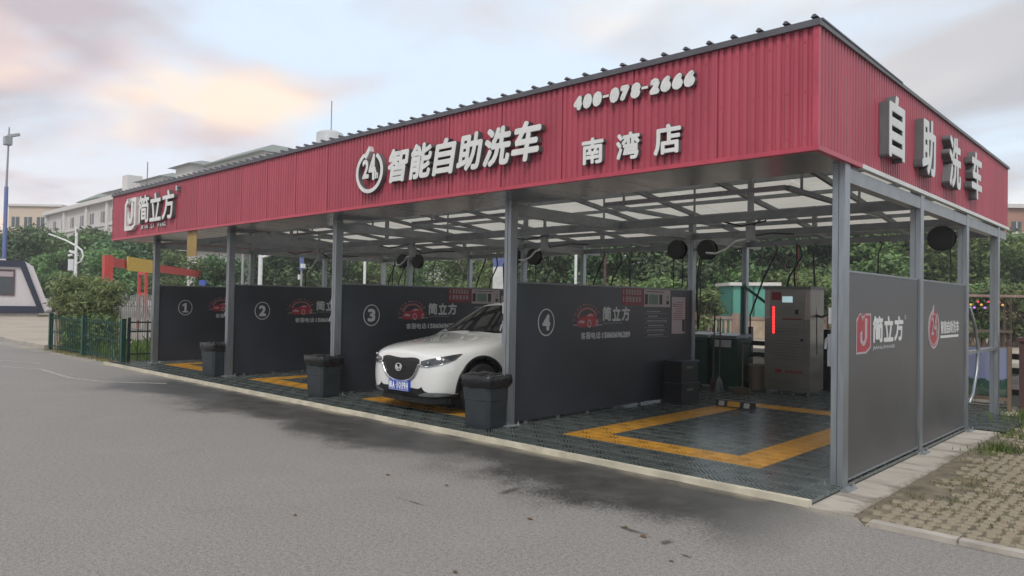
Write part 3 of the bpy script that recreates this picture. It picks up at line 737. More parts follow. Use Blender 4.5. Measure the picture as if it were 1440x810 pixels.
    mb.plate((xf+.003, 0, 0), U, V, Nn, [(3.62, 1.57), (3.70, 1.57), (3.70, 1.625), (3.62, 1.625)], .0015); add_ring(mb, 3.66, 1.68, .03, .03, .008, (xf+.003, 0, 0), U, V, Nn, .0015, seg=14)
    mb.plate((xf+.003, 0, 0), U, V, Nn, [(3.05, 1.755), (3.55, 1.755), (3.55, 1.767), (3.05, 1.767)], .0015)
    mb.build('chart_marks', 'print_black', wb)
    mb = MB().plate((xf+.003, 0, 0), U, V, Nn, [(3.12, 1.565), (3.38, 1.565), (3.38, 1.72), (3.12, 1.72)], .0015); mb.build('chart_field', 'print_green', wb)
    mb = MB()
    for q in range(6):
        vv = 1.45-q*.072; u = 3.08+(q % 2)*.03
        mb.plate(O, U, V, Nn, [(3.0, vv-.028), (3.68, vv-.028), (3.68, vv-.024), (3.0, vv-.024)], e)
        while u < (3.45, 3.35, 3.62, 3.55, 3.55, 3.52)[q]:
            w = .018+rnd.random()*.03; mb.plate(O, U, V, Nn, [(u, vv-.006+rnd.random()*.006), (u+w, vv-.006), (u+w, vv+.016), (u, vv+.016-rnd.random()*.006)], e); u += w+.012
    mb.build('rule_lines', 'print_grey', t)
    pp = MB().plate(O, U, V, Nn, [(3.79, 1.10), (4.20, 1.10), (4.20, 1.69), (3.79, 1.69)], .004).build('poster', 'print_pale', t)
    mb = MB()
    for q in range(9):
        vv = 1.60-q*.035; mb.plate((xf+.004, 0, 0), U, V, Nn, [(3.90 if q < 5 else 3.82, vv), (4.12+.05*rnd.random(), vv), (4.12, vv+.01), (3.90 if q < 5 else 3.82, vv+.01)], .0015)
    mb.build('poster_lines', 'print_darkred', pp)
    mb = MB().plate((xf+.004, 0, 0), U, V, Nn, [(4.11, 1.13), (4.19, 1.13), (4.19, 1.33), (4.11, 1.33)], .0015); add_ring(mb, 3.86, 1.56, .028, .03, .01, (xf+.004, 0, 0), U, V, Nn, .0015, seg=14); mb.build('poster_picture', 'print_black', pp)
    return t
for n, x in ((1, X0), (2, X12), (3, X23), (4, X34)):
    wall(n, x, f'dark grey partition wall printed with the circled number {n} and a red car emblem')
def jlogo(mb, u0, v0, u1, v1, P, t, mi=0, ms=0, w=.14):
    """outlined J tag with cut corner and an inner hook"""
    W_, H_ = u1-u0, v1-v0; q = lambda a, b: (u0+a*W_, v0+b*H_)
    wx = w; wy = w*W_/H_
    def pl(pts): mb.plate(*P, [q(a, b) for a, b in pts], t, mi)
    pl([(0, 0), (wx, wy), (wx, .78), (0, .82)]); pl([(0, .82), (wx, .78), (wx+.14, 1-wy), (.22, 1)]); pl([(.22, 1), (wx+.14, 1-wy), (.42, 1-wy), (.42, 1)])
    pl([(0, 0), (.68, 0), (.64, wy), (wx, wy)]); pl([(.68, 0), (1, .14), (1-wx, .17), (.64, wy)]); pl([(1, .14), (1, 1), (1-wx, 1-wy), (1-wx, .17)]); pl([(.60, 1), (.60, 1-wy), (1-wx, 1-wy), (1, 1)])
    # hook of the J
    pl([(.58, .40), (.74, .40), (.74, .88), (.58, .88)]); pl([(.58, .40), (.54, .32), (.60, .22), (.74, .40)]); pl([(.54, .32), (.46, .30), (.44, .19), (.60, .22)]); pl([(.46, .30), (.40, .38), (.27, .30), (.44, .19)]); pl([(.40, .38), (.40, .58), (.27, .52), (.27, .30)])
    pl([(.30, .98), (.42, .80), (.50, .86), (.42, .98)]); pl([(.42, .80), (.56, .93), (.52, .98), (.48, .93)])
def clock24(mb, cu, cv, ru, rv, P, t, mi=0, ms=None, w=.09, bold=.006):
    add_ring(mb, cu, cv, ru, rv, w, *P, t, mi, a0=112, a1=416, seg=44, mside=ms)
    mb.plate(*P, [(cu-.42*ru, cv+.78*rv), (cu-.05*ru, cv+1.22*rv), (cu+.02*ru, cv+.98*rv), (cu-.24*ru, cv+.62*rv)], t+.0005, mi)
    add_glyph(mb, '2', (cu-.52*ru, cv-.30*rv, cu-.02*ru, cv+.62*rv), *P, t, bold=bold, mi=mi, mside=ms)
    add_glyph(mb, '4', (cu-.05*ru, cv-.42*rv, cu+.48*ru, cv+.82*rv), *P, t+.001, bold=bold, mi=mi, mside=ms)
    add_glyph(mb, 'h', (cu+.44*ru, cv-.38*rv, cu+.66*ru, cv+.04*rv), *P, t+.002, bold=bold*.6, mi=mi, mside=ms)
# outer wall: two grey panels on the right side
for a, b, lb in ((.122, 2.288, 'grey outer wall panel with red J emblem and white lettering'), (2.412, 4.388, 'grey outer wall panel with red 24 hour clock emblem')):
    t = thing('outer_wall', lb, 'wall', (-.05, (a+b)/2, .044))
    MB().box(-.068, -.022, a, b, .080, 1.872).build('panel', 'panel_out', t); MB().box(-.071, -.018, a, b, 1.873, 1.89).build('top_rail', 'galv', t); MB().box(-.072, -.014, a, b, .062, .0795).build('bottom_rail', 'galv', t)
    for k in range(3): y = a+.25+k*(b-a-.5)/2; MB().box(-.06, -.03, y, y+.05, .042, .0615).build('foot', 'steel_dark', t)
    P = ((-.022, 0, 0), (0, 1, 0), (0, 0, 1), (1, 0, 0))
    if a < 1:
        bg = MB().plate(*P, [(.36, 1.145), (.63, 1.145), (.755, 1.20), (.755, 1.512), (.44, 1.512), (.36, 1.44)], .0015).build('emblem_field', 'print_red', t)
        mb = MB(); jlogo(mb, .36, 1.145, .755, 1.512, P, .003, w=.045); mb.build('emblem_outline', 'print_pale', bg)
        mb = MB()
        for q, ch in enumerate('简立方'): add_glyph(mb, ch, (.80+q*.325, 1.235, 1.10+q*.325, 1.49), *P, .002, bold=.012)
        add_glyph(mb, 'R', (1.80, 1.455, 1.83, 1.50), *P, .002, bold=.002); mb.build('brand_lettering', 'letter_face', t)
        mb = MB(); add_glyph(mb, 'JIANLIFANG', (.80, 1.165, 1.46, 1.205), *P, .002, bold=.002); mb.build('small_lettering', 'print_white', t)
    else:
        bg = MB().plate(*P, [(2.92+.225*math.cos(R(s*12)), 1.335+.215*math.sin(R(s*12))) for s in range(30)], .0012).build('emblem_field', 'print_red', t)
        mb = MB(); clock24(mb, 2.92, 1.335, .235, .225, P, .003, w=.03, bold=.006); add_ring(mb, 2.92, 1.335, .19, .18, .012, *P, .003); mb.build('emblem_outline', 'print_pale', bg)
        mb = MB()
        for q, ch in enumerate('智能自助洗车'): add_glyph(mb, ch, (3.21+q*.145, 1.275, 3.345+q*.145, 1.43), *P, .002, bold=.006)
        mb.plate(*P, [(3.21, 1.225), (4.06, 1.225), (4.06, 1.255), (3.21, 1.255)], .0015); mb.build('lettering', 'letter_face', t)

# ================================================================== FASCIA SIGNS
PF = ((0, YF-.006, 0), (1, 0, 0), (0, 0, 1), (0, -1, 0)); D = .07
LM = ['letter_face', 'letter_side']
def letters(t, chars, boxes, P, depth, bold, shear=0.0, name='letter'):
    for ch, bx in zip(chars, boxes): add_glyph(MB(), ch, bx, *P, depth, bold=bold if ch != '-' else .004, shear=shear, mi=0, mside=1).build(name, LM, t)
t = thing('brand_sign', 'raised white J emblem and three characters on the red front fascia', 'sign', (-13.6, YF-.01, 2.95))
mb = MB(); jlogo(mb, -14.91, 2.97, -14.27, 3.66, PF, D); mb.build('emblem', 'letter_face', t)
letters(t, '简立方', [(-14.13+q*.63, 3.08, -13.55+q*.63, 3.66) for q in range(3)], PF, D, .016)
add_glyph(MB(), 'R', (-12.22, 3.60, -12.14, 3.70), *PF, D, bold=.004, mi=0, mside=1).build('registered_mark', LM, t)
letters(t, 'JIANLIFANG', [(-14.10+q*.105+(q > 3)*.14+(q > 5)*.14, 2.965, -14.02+q*.105+(q > 3)*.14+(q > 5)*.14-(.05 if c in 'I' else 0), 3.045) for q, c in enumerate('JIANLIFANG')], PF, .02, .003, name='small_letter')
t = thing('car_wash_sign', 'raised white 24 hour clock emblem and six slanted characters on red fascia', 'sign', (-4.6, YF-.01, 3.0))
mb = MB(); clock24(mb, -5.908, 3.275, .305, .285, PF, D, 0, 1, w=.055, bold=.014); mb.build('clock_emblem', LM, t)
letters(t, '智能自助洗车', [(-5.50+q*.443, 3.075, -5.06+q*.443, 3.515) for q in range(6)], PF, D, .017, .18)
t = thing('phone_sign', 'raised white telephone number along the top of the red fascia', 'sign', (-1.75, YF-.01, 3.52))
bx = []; x = -2.44
for c in '400-078-2666': w = .122 if c != '-' else .085; bx.append((x, 3.515 if c != '-' else 3.585, x+w-.008, 3.665 if c != '-' else 3.61)); x += w
letters(t, '400-078-2666', bx, PF, .045, .021, .12, 'digit')
t = thing('branch_sign', 'three raised white branch name characters under the telephone number', 'sign', (-1.76, YF-.01, 2.94))
letters(t, '南湾店', [(-2.32, 2.945, -2.05, 3.21), (-1.90, 2.94, -1.63, 3.205), (-1.475, 2.935, -1.19, 3.215)], PF, .05, .010)
PR = ((XR+.004, 0, 0), (0, 1, 0), (0, 0, 1), (1, 0, 0))
t = thing('side_sign', 'four deep white box characters on the red side fascia', 'sign', (XR+.01, 2.8, 3.0))
letters(t, '自助洗车', [(.86+q*1.105, 2.99, 1.36+q*1.13, 3.60) for q in range(4)], PR, .085, .020)
# gold strip hanging from the soffit
t = tag(MB().box(-11.92, -11.50, -.60, -.59, 2.33, 2.812).build('hanging_strip', 'gold_strip', None, (-11.7, -.595, 2.33)), 'gold plastic strip hanging from the front fascia', 'banner')

# ================================================================== OVERHEAD EQUIPMENT
def hose_reel(x, y, z, label, off):
    t = thing('hose_reel', label, 'hose reel', (x, y, z), 'hose reels hung from the inner posts')
    MB().lathe([(.03, -.05), (.155, -.055), (.165, -.05), (.165, -.042), (.12, -.04), (.12, .04), (.165, .042), (.165, .05), (.155, .055), (.03, .05)], (x, y, z), 20, 'y').build('drum', 'black_plastic', t, smooth=.6)
    MB().lathe([(.11, -.06), (.14, -.06), (.145, -.03), (.145, .03), (.14, .038), (.11, .038)], (x, y, z), 20, 'y').build('hose_coil', 'rubber', t, smooth=.6)
    s = 1 if off < 0 else -1
    MB().beam((x, y+.07, z), (x+off, y+.07, z+.02), .04, .03).beam((x, y+.07, z+.0), (x, y+.07, 2.66), .03, .04).build('bracket', 'steel_dark', t)
    MB().tube([(x-.1*s, y, z-.13), (x-.12*s, y-.02, z-.4), (x-.10*s, y-.03, z-.9), (x-.13*s, y-.02, z-1.2)], .010, 6).build('hose', 'rubber', t)
for x, nm in ((X12, 'number two'), (X23, 'number three'), (X34, 'number four')):
    hose_reel(x-.33, 4.45, 2.50, f'round black hose reel on the far side of the post ending wall {nm}', .28)
    hose_reel(x+.23, 4.45, 2.48, f'round black hose reel over the numbered side of the post ending wall {nm}', -.28)
hose_reel(-.30, 4.43, 2.50, 'round black hose reel beside the outer wall post', .2)
for bi, (a, b) in enumerate(BAYS):
    nm = ('four', 'three', 'two', 'one')[bi]; x0, x1 = a+.72, b-.92; z = 2.80
    t = thing('boom_rail', f'rectangular grey rail frame hanging under the roof of bay {nm}', 'rail', ((x0+x1)/2, 2.4, z), 'rail frames under the roof')
    for p, q in (((x0, .95), (x1, .95)), ((x0, 4.0), (x1, 4.0)), ((x0, .98), (x0, 3.97)), ((x1, .98), (x1, 3.97))):
        MB().beam((*p, z), (*q, z), .055, .05).build('rail', 'galv', t)
    for hx in (x0, x1):
        for hy in (1.35, 3.15): MB().box(hx-.012, hx+.012, hy-.012, hy+.012, z+.026, zr(hy)-.06).build('hanger', 'steel_grey', t)
    xm = (a+b)/2-.5
    t = thing('spray_boom', f'bent swivel spray boom with black cables hanging in bay {nm}', 'spray boom', (xm, 3.4, 2.6), 'swivel spray booms')
    MB().box(xm-.05, xm+.05, 3.35, 3.45, 2.50, 2.78).box(xm-.02, xm+.02, 3.38, 3.42, 2.781, zr(3.4)-.06).build('swivel_box', 'steel_grey', t)
    MB().tube([(xm, 3.40, 2.53), (xm-.25, 3.45, 2.50), (xm-.42, 3.5, 2.40), (xm-.62, 3.55, 2.34), (xm-.8, 3.6, 2.36)], .016, 8).build('arm', 'white_pole', t, smooth=True)
    MB().tube([(xm-.8, 3.6, 2.36), (xm-.90, 3.6, 2.30), (xm-.93, 3.6, 2.1), (xm-.95, 3.6, 1.7), (xm-.92, 3.6, 1.2)], .014, 6).build('hose', 'rubber', t, smooth=True)
    MB().tube([(xm+.05, 3.4, 2.72), (xm+.3, 3.2, 2.80), (xm+.45, 2.9, 2.70), (xm+.25, 2.6, 2.62), (xm-.1, 2.42, 2.72)], .012, 6).build('cable', 'rubber', t, smooth=True)
    MB().tube([(xm-.05, 3.45, 2.74), (xm-.3, 3.9, 2.60), (xm-.1, 4.25, 2.68), (xm+.2, 4.42, 2.66)], .012, 6).build('cable', 'rubber', t, smooth=True)
    # hoses drooping from the rear tie beam to the machines behind the walls
    for q, (dx, lean) in enumerate(((.55, -.45), (.95, -.30), (1.25, .05), (2.3, .0))):
        hx = a+dx; t = thing('hanging_hose', f'{("slanting", "curved", "upright", "thin")[q]} dark hose hanging from the rear beam of bay {nm}', 'hose', (hx, 6.3, 1.2), 'hoses hanging from the rear beam')
        MB().tube([(hx, 6.33, 2.66), (hx+.06, 6.30, 2.62), (hx+.10*(q == 1), 6.28, 2.45), (hx+lean*.4, 6.28, 2.1), (hx+lean, 6.3, 1.4), (hx+lean, 6.32, .75)], (.018, .018, .018, .018, .016, .016) if q < 3 else .012, 6).build('hose_run', 'rubber' if q != 2 else 'fence_black', t, smooth=True)

# ================================================================== OBJECTS IN THE BAYS
def trash_bin(x, y, label, rz):
    t = thing('trash_bin', label, 'bin', (0, 0, 0), 'black bins by the front posts')
    mb = MB(); a0, a1, h = .180, .218, .60
    def rr(w, z): c = w*.18; return [(-w+c, -w, z), (w-c, -w, z), (w, -w+c, z), (w, w-c, z), (w-c, w, z), (-w+c, w, z), (-w, w-c, z), (-w, -w+c, z)]
    lv = [rr(a0, 0), rr(a0+.012, .06), rr((a0+a1)/2, .33), rr((a0+a1)/2+.006, .335), rr(a1, h), rr(a1+.018, h+.002), rr(a1+.018, h+.03)]
    vs = [v for l in lv for v in l]; mb.add(vs, [(i*8+k, i*8+(k+1) % 8, (i+1)*8+(k+1) % 8, (i+1)*8+k) for i in range(len(lv)-1) for k in range(8)]+[tuple(range(8))]); mb.build('tub', 'bin_plastic', t, smooth=.7)
    mb = MB(); rnd = random.Random(int(x*10)); n = 40; rings = []
    for (w, z, amp) in ((a1+.006, h-.12, .008), (a1+.022, h-.06, .014), (a1+.026, h+.022, .006), (a1+.014, h+.036, .008), (a1-.02, h+.030, .010), (a1-.06, h-.05, .02), (a1-.10, h-.25, .02)):
        g = []
        for k in range(n):
            t_ = 2*math.pi*k/n; c, s = math.cos(t_), math.sin(t_); m = max(abs(c), abs(s))**.8; am = rnd.uniform(-amp, amp)
            g.append(((w+am)*c/m, (w+am)*s/m, z+rnd.uniform(-amp, amp)*1.2))
        rings.append(g)
    vs = [v for g in rings for v in g]; mb.add(vs, [(i*n+k, i*n+(k+1) % n, (i+1)*n+(k+1) % n, (i+1)*n+k) for i in range(len(rings)-1) for k in range(n)]); mb.build('bin_bag', 'bag', t, smooth=True)
    t.location = (x, y, .044); ACC[t.name] = Vector(t.location); t.rotation_euler.z = rz
trash_bin(-4.14, -.19, 'black square bin with bag standing before the white car', .12)
trash_bin(-7.83, -.12, 'black square bin with bag by the post of wall number three', .08)
trash_bin(-11.72, -.06, 'black square bin with bag by the post of wall number two', .15)

# wheel stop
t = thing('wheel_stop', 'black rubber wheel stop with yellow centre lying in bay four', 'wheel stop', (-2.88, 3.82, .044))
mb = MB(); mb.plate((-3.17, 3.82, .044), (0, 1, 0), (0, 0, 1), (1, 0, 0), [(-.075, 0), (.075, 0), (.045, .10), (-.045, .10)], .58); mb.build('stop_body', 'rubber', t)
mb = MB(); mb.add([(-2.98, 3.7425, .06), (-2.78, 3.7425, .06), (-2.78, 3.7675, .135), (-2.98, 3.7675, .135)], [(0, 1, 2, 3)]); mb.build('yellow_band', 'yellow_paint', t)
for xa in (-3.12, -2.72):
    mb = MB(); mb.add([(xa, 3.7425, .06), (xa+.09, 3.7425, .06), (xa+.09, 3.766, .13), (xa, 3.766, .13)], [(0, 1, 2, 3)]); mb.build('reflector', 'grey_label', t)

# stainless service kiosk
kx0, kx1, ky0, ky1, kz0, kz1 = -3.44, -2.64, 6.02, 6.62, .12, 1.90
t = thing('service_kiosk', 'tall stainless steel service cabinet with red light strip and small screen', 'kiosk', ((kx0+kx1)/2, (ky0+ky1)/2, .044))
b = MB().box(kx0, kx1, ky0, ky1, kz0, kz1-.03).build('cabinet', 'stainless', t)
MB().box(kx0-.02, kx1+.02, ky0-.03, ky1+.02, kz1-.029, kz1+.015).build('top_cover', 'letter_side', t)
dr = MB().box(kx0+.10, kx1-.10, ky0-.012, ky0-.0005, kz0+.08, kz1-.06).build('door', 'stainless', t)
for px in (kx0+.003, kx1-.095): MB().box(px, px+.09, ky0-.010, ky0-.0005, kz1-.55, kz1-.05).build('side_strip', 'print_pale', t)['label'] = 'pink tinted strip at the door edge'
MB().box(kx0+.13, kx0+.30, ky0-.016, ky0-.0125, kz1-.22, kz1-.08).build('logo_plate', 'print_darkred', t)
MB().box(kx0+.32, kx0+.50, ky0-.018, ky0-.0125, kz1-.26, kz1-.155).build('screen', 'screen', t)
ls = MB().box(kx0+.142, kx0+.198, ky0-.018, ky0-.0125, kz1-.81, kz1-.32).build('light_strip', 'print_darkred', t)
for q in range(9): MB().box(kx0+.150, kx0+.190, ky0-.022, ky0-.0181, kz1-.80+q*.053, kz1-.757+q*.053).build('light', 'led_red', ls)
mb = MB(); rnd = random.Random(3)
for q in range(11): zz = kz1-.72-q*.052; mb.box(kx0+.20, kx1-.16-rnd.random()*.06, ky0-.0145, ky0-.0125, zz, zz+.010)
mb.build('instruction_lines', 'letter_side', t)
mb = MB()
for q in range(7): mb.box(kx0+.38+q*.045, kx0+.41+q*.045, ky0-.0146, ky0-.0125, .42, .475)
mb.box(kx0+.20, kx0+.32, ky0-.0146, ky0-.0125, .42, .48); mb.box(kx0+.32, kx1-.14, ky0-.0146, ky0-.0125, kz1-.56, kz1-.535); mb.build('red_marks', 'print_darkred', t)
mb = MB().box(kx1-.25, kx1-.20, ky0-.022, ky0-.0125, kz1-.46, kz1-.38).lathe([(.02, 0), (.02, .03), (.012, .035)], (kx1-.13, ky0-.045, 1.0), 10, 'y'); mb.build('lock', 'black_plastic', t)
MB().tube([(kx1+.0, 6.3, 1.42), (kx1+.10, 6.28, 1.40), (kx1+.2, 6.26, 1.45), (kx1+.32, 6.25, 1.6)], .022, 8).build('side_pipe', 'letter_side', t, smooth=True)
for lx in (kx0+.05, kx0+.3, kx1-.3, kx1-.05):
    for ly in (ky0+.06, ky1-.06): MB().lathe([(.022, 0), (.022, .03), (.012, .035), (.012, kz0-.044)], (lx, ly, .044), 8).build('foot', 'steel_dark', t)
for nm, cx, lb in (('hanging_cable', -3.02, 'red and black cable dropping from the roof to the cabinet top'),):
    t = thing(nm, lb, 'cable', (cx, 6.3, 1.91)); MB().tube([(cx, 6.36, 2.68), (cx+.015, 6.33, 2.4), (cx-.015, 6.3, 2.15), (cx, 6.3, 1.91)], .016, 6).build('cable_run', 'rubber', t, smooth=True); MB().tube([(cx+.02, 6.36, 2.66), (cx+.05, 6.32, 2.4), (cx+.03, 6.29, 2.1), (cx+.04, 6.3, 1.91)], .008, 6).build('red_wire', 'print_red', t, smooth=True)

# wheeled refuse bins behind bay four
def wheelie(x, y, label, lidm='bin_lid', w=.52, d=.6, h=1.0):
    t = thing('wheeled_bin', label, 'bin', (x, y, .006), 'wheeled bins behind bay four'); o = origin(t)
    mb = MB(); lv = [(w*.40, d*.36, .10), (w*.48, d*.46, h-.12), (w*.5, d*.5, h-.11), (w*.5, d*.5, h-.03)]
    mb.add([(x+sx*a, y+sy*b, .006+z) for a, b, z in lv for sx, sy in ((-1, -1), (1, -1), (1, 1), (-1, 1))], [(i*4+k, i*4+(k+1) % 4, i*4+4+(k+1) % 4, i*4+4+k) for i in range(3) for k in range(4)]+[(0, 1, 2, 3), (12, 13, 14, 15)]); mb.build('tub', 'bin_green', t)
    mb = MB(); mb.add([(x+a, y+b, z) for a, b, z in [(-w*.52, -d*.53, h-.02), (w*.52, -d*.53, h-.02), (w*.52, d*.55, h), (-w*.52, d*.55, h), (-w*.46, -d*.45, h+.03), (w*.46, -d*.45, h+.03), (w*.46, d*.5, h+.06), (-w*.46, d*.5, h+.06)]], [(0, 3, 2, 1), (4, 5, 6, 7), (0, 1, 5, 4), (1, 2, 6, 5), (2, 3, 7, 6), (3, 0, 4, 7)]); mb.build('lid', lidm, t)
    for s in (-1, 1): MB().lathe([(.03, -.025), (.10, -.025), (.10, .025), (.03, .025)], (x+s*w*.42, y+d*.38, .106), 14, 'x').build('wheel', 'rubber', t)
    return t, x, y, w, d, h
t, x, y, w, d, h = wheelie(-4.66, 6.05, 'dark green wheeled bin with navy lid against the wall number four post')
t, x, y, w, d, h = wheelie(-4.08, 6.02, 'dark green wheeled bin with pale label beside the back post')
MB().box(x-.16, x+.16, y-d*.5-.008, y-d*.5-.001, h-.20+.02, h-.05).build('label_plate', 'print_grey', t)
# dark tool boxes stacked at the end of wall four
for i, (z0, z1, lb) in enumerate(((.044, .36, 'dark plastic crate at the bottom of the stack by wall four'), (.361, .70, 'dark plastic crate on top of the stack by wall four'))):
    t = thing('plastic_crate', lb, 'crate', (-3.70, 3.72, z0), 'plastic crates by wall four'); s = .01*i
    MB().box(-3.905+s, -3.58-s, 3.45+s, 3.98-s, z0, z1-.04).build('crate_body', 'black_plastic', t); MB().box(-3.913+s, -3.565-s, 3.435+s, 3.995-s, z1-.039, z1).build('rim', 'bin_lid', t)
    for q in range(3): MB().box(-3.86+q*.09, -3.81+q*.09, 3.445+s, 3.4495+s, z0+.06, z1-.09).build('rib', 'black_plastic', t)
    MB().box(-3.579-s, -3.572-s, 3.60, 3.78, z1-.12, z1-.085).build('grip', 'letter_side', t)
# mops and brooms leaning by the bins
for q, (x, y, ln, lb, m) in enumerate(((-4.12, 5.45, 1.5, 'mop with dark red strands leaning by the wheeled bins', 'mop'), (-3.98, 5.40, 1.35, 'mop with grey strands leaning by the wheeled bins', 'letter_side'), (-3.62, 5.55, .9, 'short brush with wooden stick leaning on the labelled bin', 'wood_stick'))):
    t = thing('mop' if q < 2 else 'brush', lb, 'mop' if q < 2 else 'brush', (x, y, .044))
    top = (x-.10, y+.22, ln); MB().tube([(x, y, .30 if q < 2 else .14), top], .012, 6).build('handle', 'wood_stick' if q == 2 else 'mop', t)
    mb = MB(); rnd = random.Random(q)
    if q < 2:
        for s in range(26): a = rnd.random()*6.28; mb.tube([(x, y, .32), (x+.05*math.cos(a), y+.05*math.sin(a), .22), (x+.09*math.cos(a)*rnd.random(), y+.09*math.sin(a), .05)], .010, 5)
    else: mb.box(x-.14, x+.14, y-.03, y+.03, .044, .15)
    mb.build('head', m, t)
t = thing('bucket', 'beige plastic bucket standing beside the stainless cabinet', 'bucket', (-3.72, 6.35, .044))
MB().lathe([(.15, 0), (.19, .42), (.205, .42), (.205, .46), (.19, .46), (.185, .44), (.145, .03)], (-3.72, 6.35, .044), 20).build('tub', 'bucket', t, smooth=.6); MB().tube([(-3.72+.2*math.cos(a), 6.35+.02, .47+.02+.16*math.sin(a)) for a in [math.pi*k/10 for k in range(11)]], .006, 6).build('handle', 'grey_label', t)

# rear guard fence: dark posts and rails, one white block wall behind
t = thing('rear_fence', 'dark rail fence with square posts behind the car wash', 'fence', (-7.5, 7.35, 0))
for i in range(11): x = .25-i*1.55; MB().box(x-.085, x+.085, 7.27, 7.43, -.01, 1.16).build('post', 'fence_dark', t)
for z in (.28, .62, .84):
    for i in range(10): x = .25-i*1.55; MB().box(x-1.464, x-.086, 7.31, 7.39, z-.045, z+.045).build('rail', 'fence_dark', t)
t = thing('block_wall', 'low white block wall behind the dark rail fence', 'wall', (-7, 8.0, 0))
MB().box(-15.5, .2, 8.03, 8.15, -.02, .70).build('core', 'grey_label', t)
for r_ in range(4):
    for c in range(34):
        x = .2-c*.41-(r_ % 2)*.2
        if -7.5 < x < .1: MB().box(x-.40, x, 8.0, 8.029, .01+r_*.172, .01+r_*.172+.163).build('block', 'white_block', t)
MB().box(-15.5, -7.6, 8.0, 8.029, .01, .69).build('plain_course', 'white_block', t)
# teal brace on the back post
tag(MB().beam((-4.0, 6.30, 1.95), (-3.5, 6.75, 1.45), .045, .045).beam((-4.01, 6.30, 1.93), (-4.01, 6.30, 1.0), .04, .04).build('brace_bar', 'teal_dark', None, (-3.9, 6.4, 1.0)), 'dark teal diagonal brace bar beside the rear post', 'brace')

# right rear: side rail, pipe, landscape board, brown pillar
t = thing('side_rail', 'light metal rail and bent pipe between the rear side posts', 'rail', (-.02, 5.4, 1.0))
MB().box(-.055, .0, 4.515, 6.335, .98, 1.025).build('rail', 'galv', t)
MB().tube([(.0, 4.56, 1.60), (.0, 4.85, 1.35), (.0, 5.05, 1.05), (.0, 4.98, .75), (.0, 4.75, .45), (.0, 4.56, .35)], .020, 8).build('pipe', 'galv', t, smooth=True)
t = thing('landscape_board', 'printed board with trees under a blue sky behind the side rail', 'board', (-.25, 7.05, 0))
o = link('print', MB().box(-.55, .005, 7.04, 7.05, .22, .98).mesh('print', 'landscape_print'), t, (-t.location.x, -t.location.y, 0))
MB().box(-.57, .0, 7.051, 7.075, .18, 1.0).build('backing', 'frame_brown', t); MB().box(.006, .055, 7.02, 7.08, -.004, 1.0).build('frame_post', 'frame_brown', t); MB().box(-.57, .005, 7.02, 7.05, .16, .215).build('bottom_rail', 'frame_brown', t); MB().box(-.61, -.571, 7.02, 7.08, -.004, 1.0).build('frame_post', 'frame_brown', t)
t = thing('brown_pillar', 'square dark brown masonry pillar with a flat cap at the paver edge', 'pillar', (.33, 7.3, 0))
MB().box(.14, .52, 7.12, 7.50, -.01, 1.09).build('shaft', 'brown_pillar', t); MB().box(.11, .55, 7.09, 7.53, 1.0905, 1.15).build('cap', 'brown_pillar', t)

